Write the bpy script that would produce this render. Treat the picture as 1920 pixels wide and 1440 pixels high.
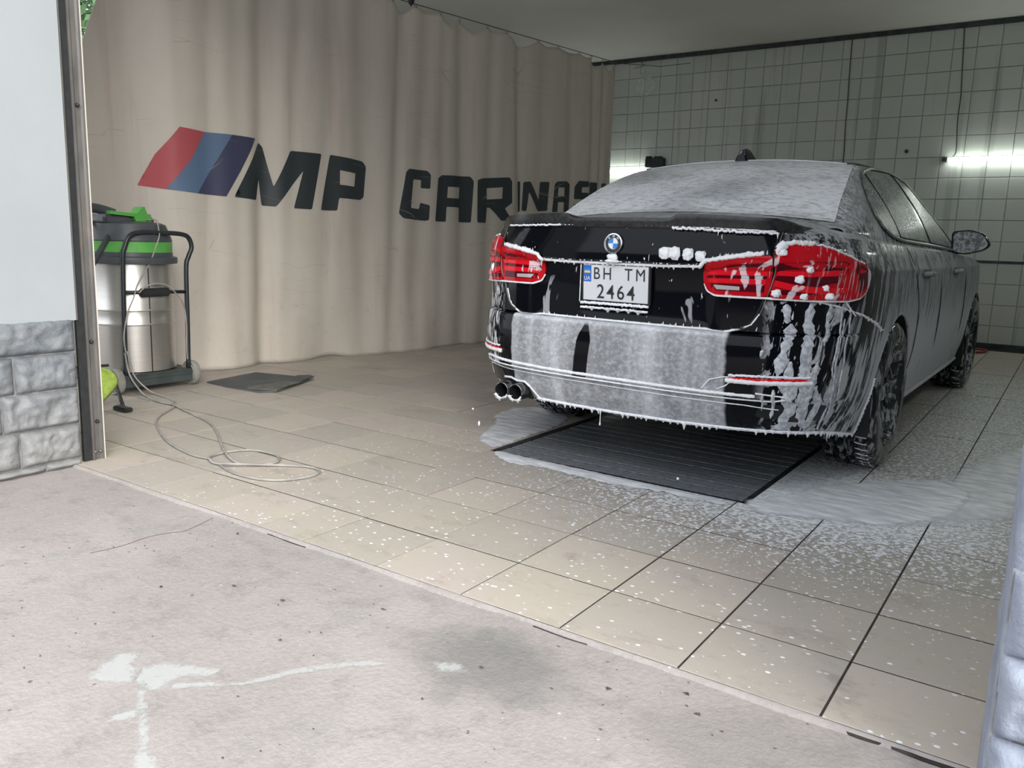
import bpy, bmesh, math, random
from mathutils import Vector, Matrix, noise as mnoise
from mathutils.geometry import delaunay_2d_cdt
random.seed(7)
scn = bpy.context.scene
for o in list(bpy.data.objects): bpy.data.objects.remove(o)
COL = scn.collection

# ------------------------------------------------------------------ camera
cam_d = bpy.data.cameras.new('camera'); cam = bpy.data.objects.new('camera', cam_d); COL.objects.link(cam)
YAW, PITCH, ROLL, FPX = 0.59930, 0.17480, 0.03120, 1526.4
cy, sy = math.cos(YAW), math.sin(YAW)
fw = Vector((-sy*math.cos(PITCH), cy*math.cos(PITCH), -math.sin(PITCH)))
rt = Vector((cy, sy, 0)); up = rt.cross(fw)
r2 = rt*math.cos(ROLL)+up*math.sin(ROLL); u2 = -rt*math.sin(ROLL)+up*math.cos(ROLL)
cam.matrix_world = Matrix(((r2.x, u2.x, -fw.x, 1.5534), (r2.y, u2.y, -fw.y, -2.9744), (r2.z, u2.z, -fw.z, .9758), (0, 0, 0, 1)))
cam_d.sensor_width = 36; cam_d.lens = FPX/1920*36; cam_d.clip_start = .05
scn.camera = cam

# ------------------------------------------------------------------ world, light, exposure
scn.view_settings.view_transform = 'Standard'; scn.view_settings.look = 'None'
scn.view_settings.gamma = 1; scn.view_settings.use_curve_mapping = False
scn.view_settings.exposure = 0.0
w = bpy.data.worlds.new('overcast_sky'); scn.world = w; w.use_nodes = True
nt = w.node_tree; bg = nt.nodes['Background']
tc = nt.nodes.new('ShaderNodeTexCoord'); sep = nt.nodes.new('ShaderNodeSeparateXYZ'); nt.links.new(tc.outputs['Generated'], sep.inputs[0])
rp = nt.nodes.new('ShaderNodeValToRGB'); nt.links.new(sep.outputs[2], rp.inputs[0])
rp.color_ramp.elements[0].position = 0.0; rp.color_ramp.elements[0].color = (.80, .86, .93, 1)
rp.color_ramp.elements[1].position = 0.8; rp.color_ramp.elements[1].color = (1.0, 1.03, 1.08, 1)
nt.links.new(rp.outputs[0], bg.inputs[0]); bg.inputs[1].default_value = 2.35
# the bright part of the overcast sky, to the right behind the photographer: very soft
sd = bpy.data.lights.new('bright_cloud', 'SUN'); sd.energy = 4.2; sd.angle = math.radians(42); sd.color = (1.0, .955, .885)
so = bpy.data.objects.new('bright_cloud', sd); COL.objects.link(so)
so.rotation_euler = Vector((.87*math.cos(math.radians(28)), -.49*math.cos(math.radians(28)), math.sin(math.radians(28)))).to_track_quat('Z', 'Y').to_euler()
# portal in the garage opening: guides sampling of the sky, gives no light of its own
pl = bpy.data.lights.new('opening_portal', 'AREA'); pl.shape = 'RECTANGLE'; pl.size = 3.3; pl.size_y = 3.2
po = bpy.data.objects.new('opening_portal', pl); COL.objects.link(po)
po.location = (-.13, -1.30, 1.60); po.rotation_euler = (math.radians(90), 0, 0)
pl.cycles.is_portal = True

# ------------------------------------------------------------------ helpers
def link(o, parent=None):
    COL.objects.link(o)
    if parent is not None: o.parent = parent
    return o
def tag(o, label=None, cat=None, group=None, kind=None):
    if label: o['label'] = label
    if cat: o['category'] = cat
    if group: o['group'] = group
    if kind: o['kind'] = kind
    return o
def empty(name, loc=(0, 0, 0), rz=0):
    o = bpy.data.objects.new(name, None); o.location = loc; o.rotation_euler = (0, 0, rz); o.empty_display_size = .1
    return link(o)
def meshobj(name, verts, faces, mat, parent=None, smooth=False, loc=None):
    me = bpy.data.meshes.new(name); me.from_pydata([tuple(v) for v in verts], [], faces); me.update()
    bm = bmesh.new(); bm.from_mesh(me); bmesh.ops.recalc_face_normals(bm, faces=bm.faces); bm.to_mesh(me); bm.free()
    o = bpy.data.objects.new(name, me)
    if mat: me.materials.append(mat)
    if smooth: me.shade_smooth()
    if loc: o.location = loc
    return link(o, parent)
def bmobj(name, bm, mat, parent=None, smooth=False, recalc=True):
    if recalc: bmesh.ops.recalc_face_normals(bm, faces=bm.faces)
    me = bpy.data.meshes.new(name); bm.to_mesh(me); bm.free()
    o = bpy.data.objects.new(name, me)
    if mat: me.materials.append(mat)
    if smooth: me.shade_smooth()
    return link(o, parent)
def smooth_by_angle(o, deg=35):
    me = o.data; me.shade_smooth()
    bm = bmesh.new(); bm.from_mesh(me)
    for e in bm.edges:
        if len(e.link_faces) == 2 and e.calc_face_angle(0) > math.radians(deg): e.smooth = False
    bm.to_mesh(me); bm.free()
def bx(bm, lo, hi, bev=0):
    r = bmesh.ops.create_cube(bm, size=1)
    vs = r['verts']
    for v in vs:
        v.co = Vector([(lo[i]+hi[i])/2 + v.co[i]*(hi[i]-lo[i]) for i in range(3)])
    if bev:
        es = list({e for v in vs for e in v.link_edges})
        bmesh.ops.bevel(bm, geom=es, offset=bev, segments=2, affect='EDGES')
    return vs
def box(name, lo, hi, mat, parent=None, bev=0):
    bm = bmesh.new(); bx(bm, lo, hi, bev); return bmobj(name, bm, mat, parent)
def catmull(pts, n=8, closed=False):
    pts = [Vector(p) for p in pts]; out = []; N = len(pts)
    rng = range(N if closed else N-1)
    for i in rng:
        p0 = pts[(i-1) % N] if closed or i > 0 else pts[0]; p1 = pts[i]; p2 = pts[(i+1) % N]
        p3 = pts[(i+2) % N] if closed or i+2 < N else pts[-1]
        for k in range(n):
            t = k/n
            out.append(.5*((2*p1)+(-p0+p2)*t+(2*p0-5*p1+4*p2-p3)*t*t+(-p0+3*p1-3*p2+p3)*t**3))
    if not closed: out.append(pts[-1])
    return out
def tube_bm(bm, pts, r, seg=8, closed=False, cap=True):
    pts = [Vector(p) for p in pts]; N = len(pts); rings = []
    prev = None
    for i, p in enumerate(pts):
        a = pts[(i-1) % N] if closed or i > 0 else pts[0]; b = pts[(i+1) % N] if closed or i < N-1 else pts[-1]
        d = (b-a); d = d.normalized() if d.length > 1e-9 else Vector((0, 0, 1))
        if prev is None:
            s = d.cross(Vector((0, 0, 1)));
            if s.length < .1: s = d.cross(Vector((0, 1, 0)))
        else:
            s = prev - d*prev.dot(d)
            if s.length < 1e-4: s = d.cross(Vector((0, 1, 0)))
        s.normalize(); prev = s; t = d.cross(s)
        rr = r[i] if isinstance(r, (list, tuple)) else r
        rings.append([bm.verts.new(p+(s*math.cos(2*math.pi*k/seg)+t*math.sin(2*math.pi*k/seg))*rr) for k in range(seg)])
    for i in range(N if closed else N-1):
        A, B = rings[i], rings[(i+1) % N]
        for k in range(seg): bm.faces.new((A[k], A[(k+1) % seg], B[(k+1) % seg], B[k]))
    if cap and not closed:
        bm.faces.new(rings[0]); bm.faces.new(rings[-1][::-1])
def tube(name, pts, r, mat, parent=None, seg=8, closed=False):
    bm = bmesh.new(); tube_bm(bm, pts, r, seg, closed); return bmobj(name, bm, mat, parent, True)
def lathe_bm(bm, prof, seg=48, M=None, cap=False):
    rings = []
    for r, z in prof:
        rings.append([bm.verts.new((r*math.cos(2*math.pi*k/seg), r*math.sin(2*math.pi*k/seg), z)) for k in range(seg)])
    for i in range(len(prof)-1):
        for k in range(seg): bm.faces.new((rings[i][k], rings[i][(k+1) % seg], rings[i+1][(k+1) % seg], rings[i+1][k]))
    if cap: bm.faces.new(rings[0][::-1]); bm.faces.new(rings[-1])
    vs = [v for r in rings for v in r]
    if M is not None:
        for v in vs: v.co = M @ v.co
    return vs
def lathe(name, prof, mat, parent=None, seg=48, M=None, cap=False, ang=35):
    bm = bmesh.new(); lathe_bm(bm, prof, seg, M, cap); o = bmobj(name, bm, mat, parent); smooth_by_angle(o, ang); return o
def interp(xs, ys, x):
    if x <= xs[0]: return ys[0]
    if x >= xs[-1]: return ys[-1]
    i = 0
    while x > xs[i+1]: i += 1
    h = xs[i+1]-xs[i]; t = (x-xs[i])/h
    def sl(j):
        if j <= 0: return (ys[1]-ys[0])/(xs[1]-xs[0])
        if j >= len(xs)-1: return (ys[-1]-ys[-2])/(xs[-1]-xs[-2])
        a = (ys[j]-ys[j-1])/(xs[j]-xs[j-1]); b = (ys[j+1]-ys[j])/(xs[j+1]-xs[j])
        if a*b <= 0: return 0.
        return 2*a*b/(a+b)
    m0, m1 = sl(i)*h, sl(i+1)*h
    return (2*t**3-3*t*t+1)*ys[i]+(t**3-2*t*t+t)*m0+(-2*t**3+3*t*t)*ys[i+1]+(t**3-t*t)*m1
def sstep(a, b, x):
    t = min(1, max(0, (x-a)/(b-a))); return t*t*(3-2*t)
def inpoly(p, poly):
    x, y = p; c = False; n = len(poly)
    for i in range(n):
        x1, y1 = poly[i]; x2, y2 = poly[i-1]
        if (y1 > y) != (y2 > y) and x < (x2-x1)*(y-y1)/(y2-y1)+x1: c = not c
    return c
def resample(poly, d, closed=True):
    out = []; n = len(poly)
    for i in range(n if closed else n-1):
        a = poly[i]; b = poly[(i+1) % n]; L = math.hypot(b[0]-a[0], b[1]-a[1]); k = max(1, int(math.ceil(L/d)))
        for j in range(k): out.append((a[0]+(b[0]-a[0])*j/k, a[1]+(b[1]-a[1])*j/k))
    if not closed: out.append(tuple(poly[-1]))
    return out
def round_poly(poly, r, n=4):
    out = []; N = len(poly)
    for i in range(N):
        p = Vector(poly[i]).to_2d(); a = Vector(poly[i-1]).to_2d(); b = Vector(poly[(i+1) % N]).to_2d()
        da = a-p; db = b-p; ra = min(r, da.length*.45); rb = min(r, db.length*.45)
        p1 = p+da.normalized()*ra; p2 = p+db.normalized()*rb
        for k in range(n+1):
            t = k/n; q = p1*(1-t)**2+p*2*t*(1-t)+p2*t*t; out.append((q.x, q.y))
    return out
def patch(name, poly, d, fn, mat, parent=None, holes=(), skirt=0, edge_attr=None, smooth=True):
    """polygon in a surface's own 2D coordinates, meshed and laid on the surface; fn(u,v,h)->Vector, h = height above it"""
    loops = [resample(poly, d)]+[resample(h, d) for h in holes]
    vs, es = [], []
    for lp in loops:
        b = len(vs); n = len(lp); vs += [Vector(p) for p in lp]; es += [(b+i, b+(i+1) % n) for i in range(n)]
    xs = [p[0] for p in poly]; ys = [p[1] for p in poly]
    nb = len(vs)
    x = min(xs)+d*.5
    while x < max(xs):
        y = min(ys)+d*.5
        while y < max(ys):
            if inpoly((x, y), poly) and not any(inpoly((x, y), h) for h in holes):
                if min((vs[k]-Vector((x, y))).length_squared for k in range(nb)) > (d*.45)**2: vs.append(Vector((x, y)))
            y += d
        x += d
    V, Ed, F, *_ = delaunay_2d_cdt([Vector(v) for v in vs], es, [], 0, 1e-5)
    fs = []
    for f in F:
        c = sum((V[i] for i in f), Vector((0, 0)))/len(f)
        if inpoly((c.x, c.y), poly) and not any(inpoly((c.x, c.y), h) for h in holes): fs.append(list(f))
    bm = bmesh.new(); bv = [bm.verts.new(fn(v.x, v.y, skirt if skirt else 0)) for v in V]
    for f in fs:
        try: bm.faces.new([bv[i] for i in f])
        except ValueError: pass
    for v in [v for v in bm.verts if not v.link_faces]: bm.verts.remove(v)
    if skirt:
        idx = {v: i for i, v in enumerate(bv) if v.is_valid}
        be = [e for e in bm.edges if len(e.link_faces) == 1]
        low = {}
        for e in be:
            for v in e.verts:
                if v not in low: i = idx[v]; low[v] = bm.verts.new(fn(V[i].x, V[i].y, -.003))
        for e in be:
            a, b = e.verts; bm.faces.new((a, b, low[b], low[a]))
    o = bmobj(name, bm, mat, parent, recalc=False)
    bm = bmesh.new(); bm.from_mesh(o.data); bmesh.ops.recalc_face_normals(bm, faces=bm.faces); bm.to_mesh(o.data); bm.free()
    if smooth: smooth_by_angle(o, 50)
    return o

# ------------------------------------------------------------------ material expressions
class X:
    nt = None
    def __init__(s, sock): s.s = sock
    @staticmethod
    def m(op, a, b=None, c=None, clamp=False):
        n = X.nt.nodes.new('ShaderNodeMath'); n.operation = op; n.use_clamp = clamp
        for i, v in enumerate((a, b, c)):
            if v is None: continue
            if isinstance(v, X): X.nt.links.new(v.s, n.inputs[i])
            else: n.inputs[i].default_value = v
        return X(n.outputs[0])
    def __add__(s, o): return X.m('ADD', s, o)
    __radd__ = __add__
    def __sub__(s, o): return X.m('SUBTRACT', s, o)
    def __rsub__(s, o): return X.m('SUBTRACT', o, s)
    def __mul__(s, o): return X.m('MULTIPLY', s, o)
    __rmul__ = __mul__
    def __truediv__(s, o): return X.m('DIVIDE', s, o)
    def mx(s, o): return X.m('MAXIMUM', s, o)
    def mn(s, o): return X.m('MINIMUM', s, o)
    def abs(s): return X.m('ABSOLUTE', s)
    def pow(s, o): return X.m('POWER', s, o)
    def ss(s, a, b):
        n = X.nt.nodes.new('ShaderNodeMapRange'); n.interpolation_type = 'SMOOTHSTEP'
        X.nt.links.new(s.s, n.inputs[0]); n.inputs[3].default_value = 0; n.inputs[4].default_value = 1
        for i, v in ((1, a), (2, b)):
            if isinstance(v, X): X.nt.links.new(v.s, n.inputs[i])
            else: n.inputs[i].default_value = v
        return X(n.outputs[0])
def xyz(kind='Object'):
    nt = X.nt
    if kind == 'World': g = nt.nodes.new('ShaderNodeNewGeometry'); s = g.outputs['Position']
    else: g = nt.nodes.new('ShaderNodeTexCoord'); s = g.outputs[kind]
    p = nt.nodes.new('ShaderNodeSeparateXYZ'); nt.links.new(s, p.inputs[0])
    return X(p.outputs[0]), X(p.outputs[1]), X(p.outputs[2])
def normal_xyz():
    nt = X.nt; g = nt.nodes.new('ShaderNodeNewGeometry'); p = nt.nodes.new('ShaderNodeSeparateXYZ'); nt.links.new(g.outputs['Normal'], p.inputs[0])
    return X(p.outputs[0]), X(p.outputs[1]), X(p.outputs[2])
def vec(a, b, c):
    n = X.nt.nodes.new('ShaderNodeCombineXYZ')
    for i, v in enumerate((a, b, c)):
        if isinstance(v, X): X.nt.links.new(v.s, n.inputs[i])
        else: n.inputs[i].default_value = v
    return X(n.outputs[0])
def noise(v, sc=1, det=2, rough=.5, dist=0):
    n = X.nt.nodes.new('ShaderNodeTexNoise'); n.inputs['Scale'].default_value = sc; n.inputs['Detail'].default_value = det
    n.inputs['Roughness'].default_value = rough; n.inputs['Distortion'].default_value = dist
    if v is not None: X.nt.links.new(v.s, n.inputs['Vector'])
    return X(n.outputs[0])
def voro(v, sc=1, feat='F1', rnd=1):
    n = X.nt.nodes.new('ShaderNodeTexVoronoi'); n.feature = feat; n.inputs['Scale'].default_value = sc; n.inputs['Randomness'].default_value = rnd
    X.nt.links.new(v.s, n.inputs['Vector']); return X(n.outputs[0])
def mixc(f, a, b):
    n = X.nt.nodes.new('ShaderNodeMix'); n.data_type = 'RGBA'
    if isinstance(f, X): X.nt.links.new(f.s, n.inputs[0])
    else: n.inputs[0].default_value = f
    for i, v in ((6, a), (7, b)):
        if isinstance(v, X): X.nt.links.new(v.s, n.inputs[i])
        else: n.inputs[i].default_value = (*v, 1)
    return X(n.outputs[2])
def bump(h, st=.5, dist=.01):
    n = X.nt.nodes.new('ShaderNodeBump'); n.inputs['Strength'].default_value = st; n.inputs['Distance'].default_value = dist
    X.nt.links.new(h.s, n.inputs['Height']); return X(n.outputs[0])
def newmat(name):
    m = bpy.data.materials.new(name); m.use_nodes = True; X.nt = m.node_tree
    return m, m.node_tree.nodes['Principled BSDF']
def setp(b, **k):
    names = dict(col='Base Color', rough='Roughness', metal='Metallic', spec='Specular IOR Level', coat='Coat Weight', trans='Transmission Weight', alpha='Alpha', normal='Normal', em='Emission Color', ems='Emission Strength', coatr='Coat Roughness', ior='IOR', sheen='Sheen Weight')
    for q, v in k.items():
        i = b.inputs[names[q]]
        if isinstance(v, X): X.nt.links.new(v.s, i)
        elif isinstance(v, (tuple, list)): i.default_value = (*v, 1)
        else: i.default_value = v
def flat(name, col, rough=.6, nz=0.0, sc=20, **k):
    m, b = newmat(name)
    if nz:
        n = noise(vec(*xyz('World')), sc, 4)
        setp(b, col=mixc(n.ss(.3, .7), tuple(c*(1-nz) for c in col), tuple(min(1, c*(1+nz)) for c in col)), rough=rough, **k)
    else: setp(b, col=col, rough=rough, **k)
    return m
# ------------------------------------------------------------------ setting materials
def floor_tile_mat():
    m, b = newmat('floor_tile_glaze'); x, y, z = xyz('World'); v = vec(x, y, z)
    oi = X.nt.nodes.new('ShaderNodeObjectInfo'); rnd = X(oi.outputs['Random'])
    n1 = noise(v, 1.6, 4, .6); n2 = noise(v, 22, 5, .7); n3 = noise(v, 5, 3)
    c = mixc(n1.ss(.35, .65), (.46, .42, .35), (.48, .42, .38))
    c = mixc(rnd.ss(.1, .9)*.55, c, (.36, .335, .30))
    c = mixc(n3.ss(.55, .75)*.35, c, (.50, .445, .36))
    c = mixc(n2.ss(.55, .8)*.45, c, (.22, .20, .175))
    # brown stains
    c = mixc(noise(v, 3.1, 5, .7).ss(.60, .72)*.45, c, (.19, .155, .13)); c = mixc(noise(vec(x*.7, y*1.6, z), 4.3, 6, .75).ss(.54, .68)*.35, c, (.24, .21, .175))
    # foam that was sprayed beside and behind the car: denser near it
    dx = (x-.75).abs()*.62; dy = (y-.35).abs()*.8
    near = 1-(dx*dx+dy*dy).pow(.5).ss(.05, 1.15)
    right = x.ss(.2, 1.1)*y.ss(-.9, .5)*(1-y.ss(3.5, 6.5)*.75)
    wet = near.mx(right*.7)
    sv = vec(x*1.0, y*1.0, z)
    s1 = noise(sv, 60, 2, .6); s2 = noise(sv, 26, 3, .6)
    thr = .70-wet*.26
    f1 = s1.ss(thr, thr+.05)
    f2 = s2.ss(.66-wet*.20, .74-wet*.18)*wet
    # spatter of small drops out to the threshold
    vo = voro(vec(x*.75, y, z), 34); sp = (1-vo.ss(.12, .20))*noise(v, 9, 2).ss(.38, .52)*x.ss(-1.9, -.5)*(1-y.ss(1.5, 2.5))
    foam = f1.mx(f2).mx(sp)*.95
    foam = foam.mx(wet.ss(.62, 1.0)*.45)
    c = mixc(wet*.55, c, (.20, .215, .225))
    c = mixc(foam, c, (.80, .83, .88))
    setp(b, col=c, rough=.62-wet*.32+foam*.2, spec=.35, normal=bump(n2+foam*.5, .25, .004))
    return m
M_tile = floor_tile_mat()
M_joint = flat('floor_joint_grime', (.05, .044, .04), .9, .3, spec=.1)
def concrete_mat():
    m, b = newmat('apron_concrete'); x, y, z = xyz('World'); v = vec(x, y, z)
    n1 = noise(v, 1.3, 5, .6); n2 = noise(v, 9, 5, .7); n3 = noise(v, 70, 3, .7)
    c = mixc(n1.ss(.35, .65), (.315, .288, .275), (.375, .340, .328))
    c = mixc(noise(vec(x*.8-y*.6, x*.6+y*.8, z), 2.2, 4, .6).ss(.56, .70)*.6, c, (.26, .26, .248))
    c = mixc(n2.ss(.48, .72)*.48, c, (.20, .185, .175))
    c = mixc(n3.ss(.35, .75)*.3, c, (.46, .43, .41))
    # dark lichen patch by the tile edge
    d = ((x-.52)*(x-.52)*7+(y+1.52)*(y+1.52)*16).pow(.5)
    c = mixc((1-(d+(n2-.5)*1.2).ss(.25, .8))*.55, c, (.13, .137, .13))
    d2 = ((x-1.15)*(x-1.15)*5+(y+1.50)*(y+1.50)*18).pow(.5)
    c = mixc((1-(d2+(n2-.5)*1.2).ss(.3, .9))*.45, c, (.16, .155, .135))
    vo = voro(vec(x, y, z), 14); sp = (1-(vo+(n3-.5)*.18).ss(.05, .10))*noise(v, 3, 1).ss(.45, .6)
    c = mixc(sp*.75, c, (.10, .09, .085))
    wp = (1-voro(vec(x+.37, y, z), 11).ss(.035, .055))*noise(v, 4, 1).ss(.45, .55)
    c = mixc(wp*.7, c, (.62, .61, .58)); c = mixc(noise(v, 32, 5, .8).ss(.60, .72)*.45, c, (.17, .155, .145))
    setp(b, col=c, rough=.85, spec=.2, normal=bump(n2*.6+n3*.4, .8, .008))
    return m
M_conc = concrete_mat()
M_slab = flat('threshold_screed', (.33, .31, .275), .9, .25, 24, spec=.2)
def plaster(name, c1, c2, sc=1.5):
    m, b = newmat(name); x, y, z = xyz('World'); v = vec(x, y, z)
    n = noise(v, sc, 4, .6); n2 = noise(v, 90, 3)
    c = mixc(n.ss(.35, .65), c1, c2); c = mixc(noise(v, 25, 4, .7).ss(.68, .76)*.25, c, tuple(k*.6 for k in c1))
    setp(b, col=c, rough=.8, spec=.25, normal=bump(n2, .2, .002)); return m
M_white = plaster('white_plaster', (.35, .378, .395), (.325, .355, .375))
M_ceil = plaster('ceiling_paint', (.80, .79, .74), (.73, .73, .69), .8)
M_inner = plaster('inner_wall_paint', (.66, .68, .65), (.60, .62, .60))
def walltile():
    m, b = newmat('wall_tile_glaze'); x, y, z = xyz('World')
    oi = X.nt.nodes.new('ShaderNodeObjectInfo'); rnd = X(oi.outputs['Random'])
    c = mixc(rnd, (.52, .56, .51), (.57, .595, .555))
    band = noise(vec(x*5.2, 0, z*.25), 1, 3, .6)
    c = mixc(band.ss(.56, .68)*.5, c, (.30, .32, .30))
    c = mixc(noise(vec(x, y, z), 7, 4, .7).ss(.6, .8)*.25, c, (.36, .36, .33))
    setp(b, col=c, rough=.28+rnd*.1, spec=.45, normal=bump(noise(vec(x, y, z), 8, 2), .15, .004)); return m
M_wtile = walltile()
M_wjoint = flat('wall_joint_grime', (.30, .31, .29), .8)
def stone(name, c1, c2, warm):
    m, b = newmat(name); x, y, z = xyz('World'); v = vec(x, y, z)
    n1 = noise(v, 9, 6, .65, .3); n2 = noise(v, 40, 5, .7)
    c = mixc(n1.ss(.3, .7), c1, c2); c = mixc((1-z.ss(.0, .5))*warm, c, (.46, .43, .39))
    c = mixc(n2.ss(.66, .78)*.4, c, (.85, .85, .84)); c = mixc(n2.ss(.2, .36).m('SUBTRACT', 1, n2.ss(.2, .36))*.35, c, tuple(k*.6 for k in c1))
    setp(b, col=c, rough=.6, spec=.4, normal=bump(n1*.7+n2*.3, .9, .014)); return m
M_stone = stone('painted_rock_face', (.12, .135, .155), (.215, .23, .245), .3)
M_stone2 = stone('painted_rock_face_blue', (.22, .25, .32), (.32, .355, .43), 0)
M_mortar = flat('mortar', (.25, .255, .26), .9, .3)
M_metal_dark = flat('dark_steel', (.05, .055, .06), .45, .3, 12, metal=.6)
def galv():
    m, b = newmat('galvanised_steel'); x, y, z = xyz('World'); v = vec(x*3, y*3, z)
    n = noise(v, 6, 5, .6); c = mixc(n.ss(.35, .7), (.20, .19, .18), (.14, .136, .132)); c = mixc(noise(v, 2, 5, .7).ss(.56, .66)*.6, c, (.30, .22, .18))
    setp(b, col=c, rough=.5, metal=.55, normal=bump(n, .2, .004)); return m
M_galv = galv()
M_black = flat('black_rubber', (.018, .02, .022), .55, .2, 30)
M_steelrod = flat('wire_steel', (.08, .08, .075), .5, metal=.5)
m, b = newmat('lamp_tube_light'); setp(b, col=(.9, .95, .9), em=(.93, 1.0, .92), ems=18.0); M_tube = m

# ------------------------------------------------------------------ setting
TH = -1.285
ground = box('ground', (-14, -14, -.20), (10, TH, -.012), M_conc); tag(ground, kind='structure')
ground['label'] = 'worn grey concrete apron in front of the garage opening'
# screed fillet along the threshold, ragged front edge
vs, fs = [], []
xsn = [-1.80+i*.03 for i in range(int(3.5/.03))]
for i, x in enumerate(xsn):
    e = .013+.012*mnoise.noise(Vector((x*3, 0, 0)))+.008*mnoise.noise(Vector((x*14, 3, 0)))
    e = max(e, .003)
    vs += [(x, TH+.004, -.002), (x, TH-e*.55, -.003), (x, TH-e, -.0125)]
for i in range(len(xsn)-1):
    a = i*3; fs += [(a, a+3, a+4, a+1), (a+1, a+4, a+5, a+2)]
o = meshobj('threshold', vs, fs, M_conc, smooth=True); tag(o, 'pale ragged screed edge between floor tiles and concrete apron', kind='structure')

floor = box('floor', (-6, TH, -.20), (2.2, 7.0, -.0022), M_joint); tag(floor, kind='structure', label='beige square floor tiles with dark joints, wet with foam')
rx = [1.218+.324*k for k in range(-5, 4)]            # -.402 ... 2.19
lx = [-.622-.3235*k for k in range(0, 17)]
xe = sorted([x for x in lx if x > -6]+rx)
ye = [TH, -.995, -.673]+[-.673+.322*k for k in range(1, 24)]
DX0, DX1, DY0, DY1 = -.600, .605, .045, 1.34
tile_cache = {}
def tile_mesh(wd, dp, kind):
    k = (round(wd, 3), round(dp, 3), kind)
    if k in tile_cache: return tile_cache[k]
    bm = bmesh.new()
    if kind == 'f':
        a, b2, t = wd/2, dp/2, .0009
        lo = [bm.verts.new((sx_*a, sy_*b2, -.0085)) for sx_, sy_ in ((-1, -1), (1, -1), (1, 1), (-1, 1))]
        md = [bm.verts.new((sx_*a, sy_*b2, -t*.5)) for sx_, sy_ in ((-1, -1), (1, -1), (1, 1), (-1, 1))]
        tp = [bm.verts.new((sx_*(a-t), sy_*(b2-t), 0)) for sx_, sy_ in ((-1, -1), (1, -1), (1, 1), (-1, 1))]
    else:
        a, b2, t = wd/2, dp/2, .003
        lo = [bm.verts.new((sx_*a, .009, sy_*b2)) for sx_, sy_ in ((-1, -1), (1, -1), (1, 1), (-1, 1))]
        md = [bm.verts.new((sx_*a, .002, sy_*b2)) for sx_, sy_ in ((-1, -1), (1, -1), (1, 1), (-1, 1))]
        tp = [bm.verts.new((sx_*(a-t), 0, sy_*(b2-t))) for sx_, sy_ in ((-1, -1), (1, -1), (1, 1), (-1, 1))]
    for A, B in ((lo, md), (md, tp)):
        for i in range(4): bm.faces.new((A[i], A[(i+1) % 4], B[(i+1) % 4], B[i]))
    bm.faces.new(tp)
    bmesh.ops.recalc_face_normals(bm, faces=bm.faces)
    me = bpy.data.meshes.new('tile'); bm.to_mesh(me); bm.free(); me.materials.append(M_tile if kind == 'f' else M_wtile)
    tile_cache[k] = me; return me
def clip_drain(x0, x1, y0, y1):
    if x1 <= DX0 or x0 >= DX1 or y1 <= DY0 or y0 >= DY1: return [(x0, x1, y0, y1)]
    out = []
    if y0 < DY0-.01: out.append((x0, x1, y0, DY0)); y0 = DY0
    if y1 > DY1+.01: out.append((x0, x1, DY1, y1)); y1 = DY1
    if x0 < DX0-.01: out.append((x0, DX0, y0, y1))
    if x1 > DX1+.01: out.append((DX1, x1, y0, y1))
    return [q for q in out if min(q[1]-q[0], q[3]-q[2]) > .03]
rest = bmesh.new(); ntile = 0
rest_rects = []
for j in range(len(ye)-1):
    if ye[j] > 6.99: break
    for i in range(len(xe)-1):
        for (x0, x1, y0, y1) in clip_drain(xe[i], xe[i+1], ye[j], min(ye[j+1], 7.0)):
            if x1 > 2.2 or x0 < -5: continue
            g = .0045 if x0 > .2 else .003
            # curtain bay and places the photograph never shows are joined
            show = (y0 < 3.4 and x0 > -3.75 and x1 < 1.95 and not (abs((x0+x1)/2) < .55 and 1.3 < y0 < 5))
            wd, dp = x1-x0-2*g+.003, y1-y0-.0075
            zz = random.uniform(-.0012, .0006)
            if show and ntile < 300:
                o = bpy.data.objects.new('tile', tile_mesh(wd, dp, 'f')); o.location = ((x0+x1)/2, (y0+y1)/2, zz)
                o.rotation_euler = (random.uniform(-.002, .002), random.uniform(-.002, .002), 0); link(o, floor); ntile += 1
            else: rest_rects.append(((x0+x1)/2, (y0+y1)/2, wd, dp, zz))
bm = bmesh.new()
for cx, cy_, wd, dp, zz in rest_rects:
    n0 = len(bm.verts); bm.from_mesh(tile_mesh(wd, dp, 'f')); bm.verts.ensure_lookup_table()
    for v in bm.verts[n0:]: v.co += Vector((cx, cy_, zz))
o = bmobj('floor_tiles', bm, M_tile, floor); tag(o, kind='stuff')
print('floor tiles', ntile, len(rest_rects))

for nm, P_, r_ in (('crack', [(-.827, -1.315), (-.80, -1.40), (-.79, -1.455), (-.815, -1.50), (-.83, -1.56), (-.822, -1.65), (-.84, -1.74)], .0007),
                   ('chipped_edge', [(1.24, TH-.004), (1.30, TH-.010), (1.36, TH-.006), (1.42, TH-.012), (1.50, TH-.008)], .0055),
                   ('chipped_edge', [(-.62, TH-.010), (-.52, TH-.012), (-.44, TH-.016), (-.37, TH-.014)], .0022), ('chipped_edge', [(.50, TH-.014), (.60, TH-.018), (.66, TH-.014)], .0018)):
    tube(nm, catmull([(x, y, -.0115) for x, y in P_], 4), r_, M_joint, ground, 6)
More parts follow.
